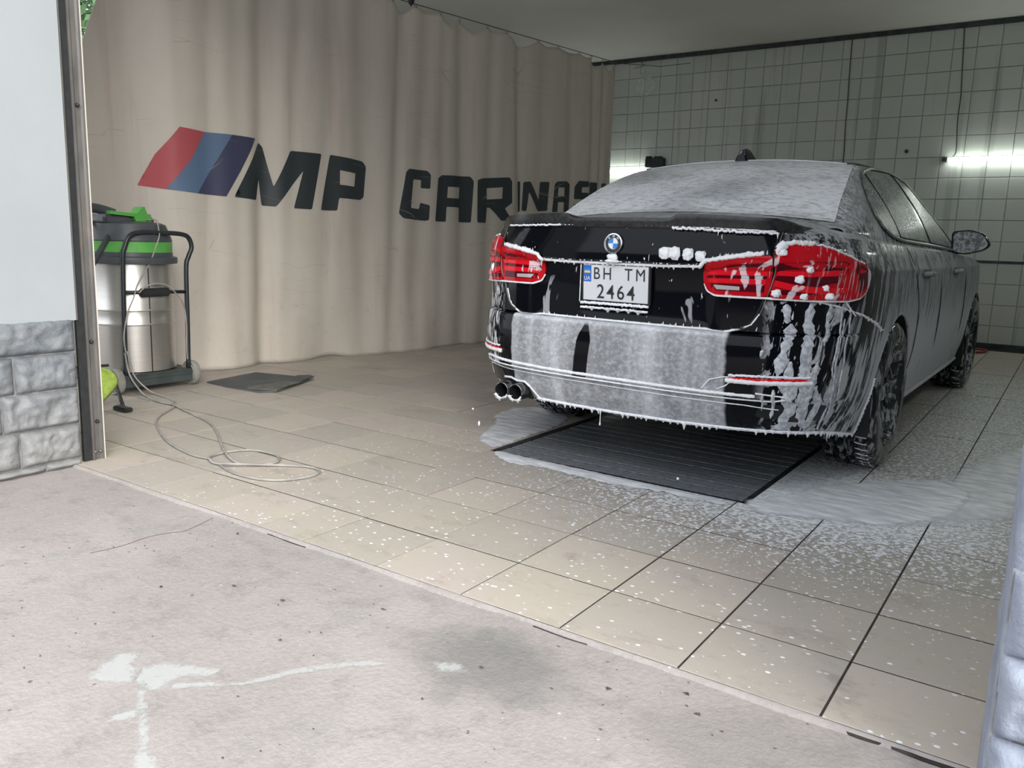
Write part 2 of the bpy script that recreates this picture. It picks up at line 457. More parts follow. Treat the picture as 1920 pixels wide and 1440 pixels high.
# drain grating
dr = empty('drain_grate', ((DX0+DX1)/2, (DY0+DY1)/2, 0)); tag(dr, 'dark wet floor grating under the rear of the car, foam along its front edge', 'grate')
def gratemat():
    m, b = newmat('wet_grating'); x, y, z = xyz('World')
    n = noise(vec(x*6, y*22, z), 5, 4, .7); n2 = noise(vec(x, y, z), 90, 3, .7)
    c = mixc(n.ss(.3, .7), (.085, .092, .105), (.23, .245, .27)); c = mixc(n2.ss(.52, .68)*.6, c, (.42, .44, .47))
    c = mixc(noise(vec(x*2, y*9, z), 3, 4).ss(.62, .70)*.5, c, (.22, .16, .06))
    setp(b, col=c, rough=.35, spec=.5, normal=bump(n2, .5, .004)); return m
M_grate = gratemat()
def relbox(name, lo, hi, mat, parent, bev=0):
    L = parent.location
    return box(name, [lo[i]-L[i] for i in range(3)], [hi[i]-L[i] for i in range(3)], mat, parent, bev)
relbox('pit', (DX0+.01, DY0+.01, -.0068), (DX1-.01, DY1-.01, -.0060), M_black, dr)
for sx_ in (DX0, DX1-.018): relbox('frame', (sx_, DY0, -.006), (sx_+.018, DY1, .001), M_metal_dark, dr)
relbox('frame', (DX0, DY0, -.006), (DX1, DY0+.014, .001), M_metal_dark, dr)
relbox('frame', (DX0, DY1-.014, -.006), (DX1, DY1, .001), M_metal_dark, dr)
sl0 = None; yy = DY0+.02; k = 0
while yy < DY1-.07:
    wd = .078
    if sl0 is None:
        sl0 = box('slat', (DX0+.022, 0, -.006), (DX1-.022, wd, .0005), M_grate, dr, .002)
        sl0.location = (0-dr.location.x, yy-dr.location.y, 0)
    else:
        c = sl0.copy(); c.location = (-dr.location.x, yy-dr.location.y, random.uniform(-.0015, .001)); COL.objects.link(c); c.parent = dr
    yy += wd+.012

# back wall, tiled
wb = box('wall_back', (-6.2, 7.009, -.3), (2.2, 7.15, 3.42), M_wjoint); tag(wb, kind='structure', label='back wall of grey-green square tiles')
wx = [.185+.2205*k for k in range(-18, 10)]; wz = [.05]+[.02+.2186*k for k in range(1, 16)]
restw = []; nw = 0
for i in range(len(wx)-1):
    for j in range(len(wz)-1):
        x0, x1, z0, z1 = wx[i], wx[i+1], wz[j], min(wz[j+1], 3.285)
        if x1 > 2.2: continue
        gx, gz = .0022, .0024 if z0 < 2.3 else .0034
        hidden = x0 > 1.25 or (x1 < .45 and z1 < 1.15) or (x1 < .2 and z1 < 1.6) or x1 < -3.7
        q = ((x0+x1)/2, (z0+z1)/2, x1-x0-2*gx, z1-z0-2*gz)
        if not hidden and nw < 300:
            o = bpy.data.objects.new('tile', tile_mesh(q[2], q[3], 'w')); o.location = (q[0], 6.9985+random.uniform(-.001, .001), q[1])
            o.rotation_euler = (random.uniform(-.003, .003), 0, random.uniform(-.003, .003)); link(o, wb); nw += 1
        else: restw.append(q)
bm = bmesh.new()
for cx, cz, wd, hh in restw:
    n0 = len(bm.verts); bm.from_mesh(tile_mesh(wd, hh, 'w')); bm.verts.ensure_lookup_table()
    for v in bm.verts[n0:]: v.co += Vector((cx, 6.9985, cz))
o = bmobj('wall_tiles', bm, M_wtile, wb); tag(o, kind='stuff'); print('wall tiles', nw, len(restw))
box('plaster_panel', (-6, 6.99, .05), (-3.79, 7.009, 3.29), M_inner, wb)
tr = box('trim_1', (-6, 6.955, 3.285), (2.2, 7.0, 3.325), M_metal_dark); tag(tr, kind='structure', label='dark strip where the back wall meets the ceiling')
tr = box('trim_2', (-6, 6.975, .893), (2.2, 7.0, .918), M_metal_dark, bev=.004); tag(tr, kind='structure', label='dark strip across the back wall at mirror height')
tr = box('baseboard_back', (-6, 6.965, -.008), (2.2, 7.0, .05), M_metal_dark, bev=.006); tag(tr, kind='structure')
ce = box('ceiling', (-6, -1.55, 3.33), (2.35, 7.15, 3.5), M_ceil); tag(ce, kind='structure', label='plain pale ceiling over the wash bay')
wr = box('wall_right', (2.2, TH, -.3), (2.4, 7.15, 3.33), M_inner); tag(wr, kind='structure')
wl = empty('wall_left', (-6, 0, 0)); tag(wl, kind='structure')
WL = [(-1.3, .15, 0, 3.33), (2.45, 7.15, 0, 3.33), (.15, 2.45, 0, 1.2), (.15, 2.45, 3.2, 3.33)]
bm = bmesh.new()
for y0, y1, z0, z1 in WL: bx(bm, (-.15, y0, z0 if z0 else -.3), (0, y1, z1))
bmobj('wall_panel', bm, M_inner, wl)
wi = empty('window_1', (-6.1, 1.30, 1.2)); tag(wi, kind='structure')
for lo, hi in (((-.03, -1.15, 0), (.03, -1.10, 2.0)), ((-.03, 1.10, 0), (.03, 1.15, 2.0)), ((-.03, -1.15, 0), (.03, 1.15, .05)), ((-.03, -1.15, 1.95), (.03, 1.15, 2.0))):
    box('window_frame', lo, hi, M_galv, wi)
m, b = newmat('window_glass'); setp(b, col=(1, 1, 1), trans=1, rough=.02, ior=1.1); M_glass = m
box('pane', (-.004, -1.10, .05), (.004, 1.10, 1.95), M_glass, wi)

# front wall: left pier with rock-faced stones, lintel, right pier
def stone_block(parent, face, a0, a1, z0, z1, mat, depth=.022, n=(14, 8), amp=.010):
    """rock face standing proud; face(a, z, h) -> point"""
    bm = bmesh.new(); g = []
    for j in range(n[1]+1):
        row = []
        for i in range(n[0]+1):
            u, v = i/n[0], j/n[1]; a = a0+(a1-a0)*u; z = z0+(z1-z0)*v
            e = min(u, 1-u)*(a1-a0); e2 = min(v, 1-v)*(z1-z0); ed = min(1, e/.018)*min(1, e2/.018)
            p = face(a, z, 0); h = depth*.4+ed*(depth*.6+amp*mnoise.fractal(p*17, .8, 2.2, 4)) if (0 < i < n[0] and 0 < j < n[1]) else 0
            row.append(bm.verts.new(face(a, z, h)))
        g.append(row)
    for j in range(n[1]):
        for i in range(n[0]): bm.faces.new((g[j][i], g[j][i+1], g[j+1][i+1], g[j+1][i]))
    return bmobj('stone', bm, mat, parent, True)
LX = -1.80
wf = empty('wall_front', (LX, TH, 0)); tag(wf, kind='structure', label='white front wall on grey rock-faced stone base left of the opening')
FL = Vector((LX, TH, 0))
def lb(name, lo, hi, mat): return box(name, [lo[i]-FL[i] for i in range(3)], [hi[i]-FL[i] for i in range(3)], mat, wf)
lb('wall_panel', (-3.2, -2.3, .60), (LX+.012, TH+.035, 3.4), M_white)
lb('backing', (-3.2, -2.3, -.01), (LX-.004, TH+.03, .60), M_mortar)
fl = lambda a, z, h: Vector((LX+h-LX, a-TH, z))
c = .0035
for (z0, z1, ends) in ((-.01, .022, [-2.3, -1.78, -1.40, TH+.03]), (.022, .169, [-2.3, -1.91, -1.495, TH+.03]), (.169, .320, [-2.3, -1.92, -1.552, TH+.03]), (.320, .470, [-2.3, -1.90, -1.498, TH+.03]), (.470, .612, [-2.3, -2.06, -1.66, TH+.03])):
    for k in range(len(ends)-1):
        stone_block(wf, fl, ends[k]+c, ends[k+1]-c, z0+c, z1-c, M_stone, n=(30, 16) if z1 > .05 else (16, 4), depth=.024, amp=.016)
# lintel and left bay front
lb('lintel', (-6.1, -1.60, 3.2), (2.4, TH+.03, 3.4), M_white)
# right pier
wr2 = empty('wall_front_right', (1.52, TH, 0)); tag(wr2, kind='structure', label='blue-grey rock-faced stone pier at the right edge of the opening')
PR = Vector((1.52, TH, 0))
def rb(name, lo, hi, mat, bev=0): return box(name, [lo[i]-PR[i] for i in range(3)], [hi[i]-PR[i] for i in range(3)], mat, wr2, bev)
rb('wall_panel', (1.548, -1.42, .465), (2.4, TH+.03, 3.4), M_white)
rb('backing', (1.525, -1.44, -.01), (2.4, TH+.03, .465), M_mortar)
# rough jamb strip
bm = bmesh.new(); rows = []
for j in range(61):
    z = -.01+j*.0145*4; row = []
    for i, (px_, py_) in enumerate(((1.56, TH+.02), (1.517, TH+.015), (1.510, TH-.02), (1.514, TH-.07), (1.520, TH-.12), (1.527, TH-.155), (1.56, TH-.155))):
        k = .004*mnoise.noise(Vector((i*1.3, z*14, 0)))+.003*mnoise.noise(Vector((i*3, z*50, 5)))
        row.append(bm.verts.new(Vector((px_+k, py_+k, z))-PR))
    rows.append(row)
for j in range(60):
    for i in range(6): bm.faces.new((rows[j][i], rows[j][i+1], rows[j+1][i+1], rows[j+1][i]))
bmobj('jamb', bm, M_stone2, wr2, True)
fr = lambda a, z, h: Vector((a-1.52, -1.445-h-TH, z))
for (z0, z1, ends) in ((-.01, .165, [1.527, 1.80, 2.1]), (.165, .315, [1.527, 1.70, 2.1]), (.315, .466, [1.527, 1.85, 2.1])):
    for k in range(len(ends)-1): stone_block(wr2, fr, ends[k]+.002, ends[k+1]-.002, z0+.002, z1-.002, M_stone2, n=(26, 14), depth=.028, amp=.012)

# steel door rail at the left jamb
ps = empty('door_rail', (LX+.02, TH+.06, 0)); tag(ps, 'galvanised steel door rail with bolts beside the stone pier', 'rail')
def pb(name, lo, hi, mat, bev=0): return relbox(name, lo, hi, mat, ps, bev)
pb('rubber_seal', (LX-.01, TH+.038, .0), (LX+.004, TH+.070, 3.3), M_black)
pb('seal_strip', (LX+.000, TH+.036, .60), (LX+.012, TH+.042, 3.3), M_galv)
# C-shaped profile
prof = [(LX-.02, TH+.072), (LX+.010, TH+.072), (LX+.010, TH+.082), (LX+.003, TH+.088), (LX+.003, TH+.108), (LX+.010, TH+.114), (LX+.010, TH+.122), (LX-.02, TH+.122)]
bm = bmesh.new(); A = [bm.verts.new((x-ps.location.x, y-ps.location.y, 0)) for x, y in prof]; B = [bm.verts.new((x-ps.location.x, y-ps.location.y, 3.3)) for x, y in prof]
n = len(prof)
for i in range(n): bm.faces.new((A[i], A[(i+1) % n], B[(i+1) % n], B[i]))
bm.faces.new(A); bm.faces.new(B[::-1]); bmobj('channel', bm, M_galv, ps)
pb('lip', (LX+.004, TH+.122, 0), (LX+.012, TH+.126, 3.3), flat('rail_lip_cream', (.62, .56, .50), .6))
for z, dy_ in ((.035, .085), (.035, .106), (.165, .10), (.505, .095), (1.45, .095)):
    M_ = Matrix.Translation((LX+.004-ps.location.x, TH+dy_-ps.location.y, z)) @ Matrix.Rotation(math.radians(90), 4, 'Y')
    lathe('bolt', [(.001, .012), (.004, .011), (.0065, .008), (.0065, 0), (.009, 0)], M_galv if z < .1 else M_black, ps, 12, M_)
# ------------------------------------------------------------------ curtain
CA = Vector((-3.43, .50)); CD = Vector((.43, 2.56)).normalized(); CN = Vector((CD.y, -CD.x))
WZ = 2.83
folds = [  # s at top, s at bottom, half width, depth, lower fade
 (-.42, -.42, .16, .03, 1), (-.15, -.30, .10, .02, .6), (.10, .02, .07, .030, .7), (.30, .27, .06, .018, .5), (.52, .455, .075, .060, 1),
 (.80, .62, .05, .018, .2), (1.08, .95, .07, .035, .35), (1.36, 1.37, .10, .040, .7), (1.74, 1.62, .06, .045, .4), (2.0, 1.85, .07, .03, .8), (2.18, 2.15, .05, .020, .3), (2.40, 2.46, .08, .050, .8),
 (2.75, 2.72, .06, .030, .7), (3.10, 3.22, .06, .045, .8), (3.45, 3.40, .07, .02, .5), (3.85, 3.88, .06, .022, .6), (4.19, 4.32, .045, .045, 1), (4.36, 4.42, .03, .03, 1)]
hooks = [-1.0, -.35, -.05, .25, .55, .9, 1.2, 1.62, 1.85, 2.12, 2.378, 2.66, 2.898, 3.32, 3.6, 3.93, 4.14, 4.34, 4.547]
def cdisp(s, z):
    t = z/WZ; d = 0
    for s0, s1, w_, a, lo in folds:
        c = s1+(s0-s1)*t; k = (s-c)/w_; amp = a*(lo+(1-lo)*t)
        if abs(k) < 4: d -= amp*(1.15 if a >= .04 else .85)*math.exp(-(k*.85)**2)
    d += .010*mnoise.noise(Vector((s*2.2, z*.7, 0)))+.003*mnoise.noise(Vector((s*9, z*4, 2)))
    lowf = max(0, 1-z/.5)
    d += lowf*(.035*math.sin(s*4.1+.6)+.018*math.sin(s*10.7))*(1 if s < 2.5 else .5)
    d -= .13*(1-sstep(-.42, -.15, s))
    if s > 4.22: d -= (s-4.22)*.12
    return d
def cpt(s, z, h=0):
    d = cdisp(s, z)+h; p = CA+CD*s+CN*d
    return Vector((p.x, p.y, z))
def ctop(s):
    for i in range(len(hooks)-1):
        if hooks[i] <= s <= hooks[i+1]:
            L = hooks[i+1]-hooks[i]; u = (s-hooks[i])/L
            sag = .085 if i in (7, 9, 10, 12, 16, 17) else .022
            return WZ-.012-sag*(1-abs(2*u-1)**1.3)
    return WZ-.012
def cbot(s): return .004+.004*math.sin(s*3.3)+(.022*math.exp(-((s-1.05)/.12)**2))
def curtain_mat():
    m, b = newmat('grey_tarpaulin'); x, y, z = xyz('World'); v = vec(x, y, z)
    n = noise(v, 1.2, 4, .6); st = noise(vec(x*8, y*8, z*.6), 1.2, 4, .6)
    c = mixc(n.ss(.3, .7), (.56, .515, .455), (.60, .55, .49))
    c = mixc(st.ss(.5, .75)*.45, c, (.47, .375, .345))
    c = mixc(noise(v, 5, 5, .7).ss(.52, .75)*(1-z.ss(.2, 1.4))*.6, c, (.60, .57, .53))
    c = mixc(noise(v, 13, 4, .7).ss(.58, .72)*(1-z.ss(.1, 1.2))*.35, c, (.33, .30, .27))
    # creases
    cr = voro(vec(x*.8, y*.5, z*5+noise(v, 2, 2)*1.2), 1.3, 'DISTANCE_TO_EDGE')
    c = mixc((1-cr.ss(.0, .010))*noise(v, 2.2, 2).ss(.54, .62)*.40, c, (.20, .18, .165))
    weave = noise(vec(x*160, y*160, z*160), 1, 1)
    setp(b, col=c, rough=.62, spec=.35, normal=bump(weave*.3+noise(v, 9, 4, .6), .35, .01)); return m
M_curt = curtain_mat()
S0, S1 = -.95, 4.555
cu = empty('curtain', (CA.x, CA.y, 0)); tag(cu, 'large grey-beige tarpaulin curtain with painted stripes and lettering', 'curtain')
nS, nZ = 520, 90; vs = []; fs = []
for j in range(nZ+1):
    for i in range(nS+1):
        s = S0+(S1-S0)*i/nS; lean = 0
        t0, b0 = ctop(s), cbot(s); z = b0+(t0-b0)*j/nZ
        if i < 70:   # left edge bows in towards the top
            s2 = s+.60*(z/WZ)**2.5*(1-i/70)
        else: s2 = s
        p = cpt(s2, z); vs.append((p.x-CA.x, p.y-CA.y, z))
for j in range(nZ):
    for i in range(nS):
        a = j*(nS+1)+i; fs.append((a, a+1, a+nS+2, a+nS+1))
o = meshobj('cloth', vs, fs, M_curt, cu, True)
md = o.modifiers.new('thick', 'SOLIDIFY'); md.thickness = .0015; md.offset = -1
# hem roll at the far edge and eyelets on the wire
pts = [Vector((*(cpt(S1, z).to_2d()-CA), z)) for z in [.02+i*.14 for i in range(20)]]
tube('hem', pts, .006, M_curt, cu, 6)
for h in hooks[1:]:
    p = cpt(h, WZ-.02); q = Vector((p.x-CA.x, p.y-CA.y, WZ-.012))
    ln = (CA+CD*h)-CA
    tube('eyelet', catmull([q+Vector((.012*math.cos(a), 0, .014*math.sin(a))) for a in [i*math.pi/3 for i in range(6)]], 3, True), .002, M_steelrod, cu, 5, True)
def pm(name, col):
    m, b = newmat(name); x, y, z = xyz('World'); v = vec(x, y, z)
    cr = voro(vec(x*.8, y*.5, z*5+noise(v, 2, 2)*1.2), 1.3, 'DISTANCE_TO_EDGE')
    c = mixc((1-cr.ss(.0, .010))*noise(v, 2.2, 2).ss(.50, .60)*.6, col, (.42, .40, .37))
    c = mixc(noise(v, 8, 4, .7).ss(.6, .8)*.25, c, tuple(k*1.5 for k in col))
    setp(b, col=c, rough=.55); return m
M_red, M_blu, M_navy, M_ink = pm('stripe_red', (.42, .075, .085)), pm('stripe_blue', (.10, .16, .27)), pm('stripe_navy', (.045, .050, .105)), pm('letter_black', (.025, .034, .040))
def cf(u, v, h):
    p = cpt(u, v, .003+h); return Vector((p.x-CA.x, p.y-CA.y, p.z))
def cletter(name, poly, mat, holes=()): return patch(name, poly, .035, cf, mat, cu, holes)
cletter('stripe', [(-0.133, 1.648), (0.04, 1.634), (-0.059, 1.45), (-0.227, 1.239), (-0.372, 1.258), (-0.273, 1.463)], M_red)['label'] = 'red slanted stripe'
cletter('stripe', [(0.04, 1.634), (0.232, 1.636), (0.097, 1.418), (-0.022, 1.224), (-0.227, 1.239), (-0.059, 1.45)], M_blu)['label'] = 'blue slanted stripe'
cletter('stripe', [(0.232, 1.636), (0.427, 1.633), (0.293, 1.398), (0.176, 1.214), (-0.022, 1.224), (0.097, 1.418)], M_navy)['label'] = 'dark navy slanted stripe'
LET = [([(0.239, 1.216), (0.346, 1.412), (0.464, 1.612), (0.499, 1.582), (0.563, 1.307), (0.692, 1.573), (0.956, 1.575), (0.862, 1.159), (0.714, 1.16), (0.793, 1.438), (0.575, 1.165), (0.481, 1.169), (0.458, 1.356), (0.427, 1.204)], []),
([(1.036, 1.577), (1.353, 1.555), (1.386, 1.517), (1.361, 1.277), (1.327, 1.254), (1.106, 1.258), (1.088, 1.16), (0.944, 1.157)], [[(1.115, 1.468), (1.269, 1.456), (1.256, 1.353), (1.114, 1.359)]]),
([(1.797, 1.536), (1.999, 1.535), (2.035, 1.504), (2.028, 1.386), (1.939, 1.387), (1.944, 1.454), (1.846, 1.453), (1.823, 1.216), (1.924, 1.212), (1.935, 1.266), (2.027, 1.248), (2.02, 1.124), (1.985, 1.116), (1.745, 1.129), (1.708, 1.167), (1.769, 1.506)], []),
([(2.119, 1.482), (2.164, 1.512), (2.51, 1.525), (2.544, 1.485), (2.522, 1.12), (2.392, 1.12), (2.398, 1.248), (2.215, 1.246), (2.209, 1.116), (2.087, 1.116)], [[(2.227, 1.417), (2.4, 1.424), (2.393, 1.325), (2.22, 1.322)]]),
([(2.583, 1.5), (2.642, 1.52), (2.986, 1.553), (3.023, 1.519), (3.032, 1.324), (2.934, 1.265), (3.032, 1.163), (2.889, 1.151), (2.76, 1.261), (2.718, 1.264), (2.706, 1.124), (2.588, 1.125)], [[(2.712, 1.436), (2.902, 1.458), (2.895, 1.353), (2.716, 1.336)]]),
([(3.143, 1.528), (3.176, 1.53), (3.182, 1.252), (3.156, 1.243)], []),
([(3.206, 1.527), (3.28, 1.538), (3.415, 1.37), (3.425, 1.543), (3.55, 1.552), (3.534, 1.273), (3.409, 1.262), (3.266, 1.437), (3.245, 1.255), (3.2, 1.258)], []),
([(3.63, 1.537), (3.669, 1.565), (3.831, 1.577), (3.875, 1.554), (3.872, 1.276), (3.785, 1.272), (3.787, 1.369), (3.689, 1.364), (3.687, 1.267), (3.606, 1.264)], [[(3.688, 1.507), (3.786, 1.514), (3.787, 1.43), (3.685, 1.424)]]),
([(3.939, 1.532), (3.999, 1.594), (4.20, 1.60), (4.19, 1.545), (4.054, 1.534), (4.05, 1.48), (4.19, 1.485), (4.19, 1.295), (3.943, 1.287), (3.939, 1.356), (4.10, 1.364), (4.10, 1.413), (3.935, 1.409)], []),
([(4.25, 1.60), (4.33, 1.60), (4.33, 1.48), (4.42, 1.48), (4.42, 1.60), (4.50, 1.60), (4.50, 1.29), (4.42, 1.29), (4.42, 1.41), (4.33, 1.41), (4.33, 1.29), (4.25, 1.29)], [])]
for poly, holes in LET: cletter('letter', round_poly(poly, .012, 2) if len(poly) > 4 else poly, M_ink, holes)
# wire
wpts = [Vector((*(CA+CD*s), WZ)) for s in (-.75, 0, 1, 2, 3, 4, 4.56)]+[Vector((-3.05, 6.98, 3.20))]
wo = tube('curtain_wire', wpts[:7]+[Vector((-2.67, 6.0, 2.98)), Vector((-2.72, 6.97, 3.20))], .0035, M_steelrod, None, 6)
tag(wo, 'thin steel wire that carries the tarpaulin curtain', 'wire')
lp = tube('wire_end', catmull([(-2.66, 5.12, 2.84), (-2.6, 5.25, 2.90), (-2.55, 5.35, 2.86), (-2.62, 5.25, 2.82)], 5), .0025, M_steelrod, None, 5)
lp.parent = wo

# black hook on the curtain wire near the top of the frame
hk = empty('wire_clamp', (*(CA+CD*1.80), WZ)); tag(hk, 'small black clamp hanging on the wire above the curtain', 'clamp')
lathe('body', [(.001, .05), (.02, .045), (.028, .02), (.024, 0), (.001, -.028)], M_black, hk, 16)
tube('stem', [(0, 0, .04), (0, 0, .5)], .004, M_steelrod, hk, 6)

# ------------------------------------------------------------------ wet and dry vacuum on its trolley
M_drum, b = newmat('brushed_stainless'); x, y, z = xyz('World')
nn = noise(vec(x*3, y*3, z*40), 3, 3); setp(b, col=mixc(nn.ss(.3, .7), (.60, .58, .545), (.64, .615, .58)), metal=.85, rough=.33, normal=bump(nn, .02, .001))
M_drumdark = flat('drum_seam', (.05, .05, .05), .5, metal=.5)
M_plast = flat('grey_black_plastic', (.07, .078, .088), .42, .15, 10)
M_green = flat('green_plastic', (.115, .42, .085), .42, .12, 10)
M_frame = flat('black_painted_tube', (.022, .027, .033), .38, .2, 20)
M_trol = flat('dark_green_grey_steel', (.055, .068, .068), .5, .2, 9)
M_wheelr = flat('grey_wheel_rubber', (.28, .275, .25), .7, .15, 20)
M_cord = flat('grey_cable', (.33, .32, .30), .55, .2, 12)
VC = Vector((-3.265, -.14, 0))
vac = empty('vacuum_cleaner', VC); tag(vac, 'stainless steel drum vacuum cleaner with green band and grey head on its trolley', 'vacuum cleaner')
R = .245
dp_ = [(R, .12), (R, .40), (R+.004, .405), (R+.004, .412), (R, .418), (R, .485), (R+.004, .49), (R+.004, .497), (R, .503), (R, .775)]
lathe('drum', [(.001, .12)]+dp_, M_drum, vac, 64)
a = -.12
box('seam', (R*math.cos(a)-.003, R*math.sin(a)-.003, .12), (R*math.cos(a)+.003, R*math.sin(a)+.003, .77), M_drumdark, vac)
lathe('rim', [(R, .765), (R+.028, .768), (R+.032, .78), (R+.030, .805), (R+.005, .812), (R+.004, .835), (R-.01, .84)], M_plast, vac, 64)
lathe('band', [(R-.002, .833), (R+.002, .836), (R+.004, .895), (R-.002, .90)], M_green, vac, 64)
lathe('head', [(R, .895), (R+.004, .905), (R-.008, .945), (R-.03, 1.0), (R-.06, 1.012), (.10, 1.02), (.001, 1.02)], M_plast, vac, 64)
bm = bmesh.new(); bx(bm, (-.12, -.20, .99), (.10, -.02, 1.055), .018); bx(bm, (-.06, .0, 1.0), (.06, .13, 1.04), .012); bx(bm, (.0, .10, 1.0), (.05, .15, 1.045), .01); bmobj('motor_cover', bm, M_plast, vac)
# green handle with raised peak
bm = bmesh.new(); A = []; B = []
for yy, zz in ((-.16, 1.075), (-.03, 1.065), (.00, 1.065), (.035, 1.105), (.05, 1.107), (.065, 1.065), (.09, 1.062), (.09, 1.0), (-.005, 1.0), (-.02, 1.045), (-.16, 1.055)):
    A.append(bm.verts.new((.02, yy, zz))); B.append(bm.verts.new((.11, yy, zz)))
for i in range(len(A)): bm.faces.new((A[i], A[(i+1) % len(A)], B[(i+1) % len(A)], B[i]))
bm.faces.new(A); bm.faces.new(B[::-1]); bmobj('handle', bm, M_green, vac)
tube('hose', catmull([(.03, -.10, 1.06), (.02, -.2, 1.085), (.02, -.30, 1.085), (.03, -.42, 1.06), (.05, -.52, 1.0), (.05, -.56, .85)], 8), .028, M_plast, vac, 14)
bm = bmesh.new()
for p, q, rr in (((.0, -.16, 1.0), (.0, -.62, 1.02), .012),): tube_bm(bm, [p, q], rr, 8)
bmobj('crevice_tube', bm, M_galv, vac, True)
tube('clip_lever', [(.12, -.19, .93), (.16, -.23, .90), (.19, -.36, .73), (.20, -.40, .66), (.20, -.40, .45)], [.014, .016, .02, .016, .01], M_trol, vac, 8)
# trolley
tx = .235
tube('push_bar', catmull([(tx, -.195, .10), (tx, -.19, .45), (tx, -.178, .80), (tx, -.165, .86), (tx+.0, -.135, .925), (tx, -.075, .952), (tx, .07, .955), (tx, .20, .95), (tx, .255, .93), (tx, .275, .87), (tx, .25, .81), (tx, .232, .74), (tx, .228, .45), (tx, .222, .11)], 5), .014, M_frame, vac, 12)
tube('cross_bar', [(tx, -.19, .605), (tx, .228, .595)], .011, M_frame, vac, 10)
bm = bmesh.new(); bx(bm, (tx-.005, -.09, .575), (tx+.03, .10, .625), .008); bmobj('cable_hook', bm, M_black, vac)
bm = bmesh.new(); bx(bm, (-.235, -.27, .075), (.255, .29, .105), .006); bx(bm, (.22, -.27, .035), (.25, .29, .115), .004); bx(bm, (.16, -.17, .03), (.22, .20, .05), .003)
bmobj('base', bm, M_trol, vac)
for yy in (-.245, .26):
    M_ = Matrix.Translation((.205, yy, .078)) @ Matrix.Rotation(math.radians(90), 4, 'X')
    lathe('wheel', [(.03, -.022), (.058, -.022), (.060, -.016), (.073, -.022), (.078, -.012), (.078, .012), (.073, .022), (.060, .016), (.058, .022), (.03, .022)], M_wheelr, vac, 36, M_)
    lathe('hub', [(.001, -.026), (.022, -.026), (.028, -.018), (.028, .018), (.022, .026), (.001, .026)], M_trol, vac, 20, M_)
for yy in (-.20, .20):
    M_ = Matrix.Translation((-.19, yy, .04)) @ Matrix.Rotation(math.radians(90), 4, 'X')
    lathe('caster', [(.001, -.012), (.038, -.012), (.04, 0), (.038, .012), (.001, .012)], M_black, vac, 20, M_)
tube('cable', catmull([(.06, .05, 1.02), (.20, .06, 1.03), (tx+.005, .055, .965), (tx+.012, .05, .93), (tx+.015, .02, .86), (tx+.02, -.02, .78), (tx+.015, -.07, .70), (tx+.02, -.11, .64), (tx+.025, -.14, .57), (tx+.03, -.185, .48), (tx+.025, -.21, .35), (tx+.02, -.20, .25)], 6), .0045, M_cord, vac, 6)
tube('cable', catmull([(tx+.02, -.10, .60), (tx+.025, -.05, .64), (tx+.028, .02, .652), (tx+.025, .09, .635), (tx+.02, .14, .59), (tx+.02, .19, .52), (tx+.02, .205, .40), (tx+.015, .205, .25), (tx+.01, .21, .17)], 6), .0045, M_cord, vac, 6)

# extension cable on the floor
cp = [(-3.02, -.34, .25), (-3.0, -.33, .12), (-2.93, -.31, .03), (-2.80, -.33, .006), (-2.66, -.355, .006), (-2.51, -.363, .006), (-2.356, -.542, .006), (-2.208, -.662, .006), (-1.938, -.799, .006), (-1.743, -.869, .006), (-1.547, -.907, .006), (-1.406, -.90, .006), (-1.27, -.945, .006), (-1.174, -.965, .006), (-1.05, -.957, .006), (-.969, -.917, .006), (-.923, -.849, .006), (-.914, -.772, .006), (-.947, -.719, .006), (-1.019, -.707, .006), (-1.122, -.763, .006), (-1.264, -.897, .014), (-1.349, -.928, .008), (-1.411, -.915, .014), (-1.462, -.868, .008), (-1.474, -.783, .006), (-1.426, -.691, .006), (-1.304, -.67, .006), (-1.217, -.701, .006), (-1.179, -.758, .006), (-1.218, -.825, .006), (-1.296, -.86, .006), (-1.422, -.821, .014), (-1.609, -.712, .006), (-1.846, -.57, .006), (-2.042, -.478, .006), (-2.264, -.42, .006), (-2.51, -.363, .014), (-2.64, -.285, .006), (-2.80, -.25, .006), (-2.93, -.26, .03), (-2.99, -.31, .12), (-3.005, -.335, .26)]
o = tube('power_cable', catmull(cp, 7), .005, M_cord, None, 7); tag(o, 'thin grey power cable looped on the floor in front of the vacuum cleaner', 'cable')

# rubber mat
def rubmat():
    m, b = newmat('ribbed_rubber'); x, y, z = xyz('World'); v = vec(x, y, z)
    setp(b, col=mixc(noise(v, 6, 4).ss(.3, .7), (.075, .085, .09), (.105, .115, .115)), rough=.75, normal=bump(noise(vec(x*40, y*40, 0), 3, 2), .4, .003)); return m
M_mat = rubmat()
mt = empty('rubber_mat', (-2.8, .45, 0)); tag(mt, 'dark grey rubber floor mat with a folded corner beside the curtain', 'mat')
mp = [(-3.023, .206), (-3.109, .661), (-2.68, .77), (-2.609, .745), (-2.45, .30), (-2.518, .212), (-2.80, .19)]
patch('mat_sheet', mp, .06, lambda u, v, h: Vector((u+2.8, v-.45, .003+h+.008*max(0, mnoise.noise(Vector((u*5, v*5, 0))))+(.02 if v > .68 and u > -2.72 else 0))), M_mat, mt, skirt=.006)
fp = [(-2.64, .23), (-2.45, .30), (-2.50, .45), (-2.53, .56), (-2.60, .48), (-2.66, .30)]
patch('folded_corner', fp, .05, lambda u, v, h: Vector((u+2.8, v-.45, .011+h+.012*sstep(.2, .5, v))), flat('mat_back', (.14, .135, .12), .8, .2, 20), mt, skirt=.005)

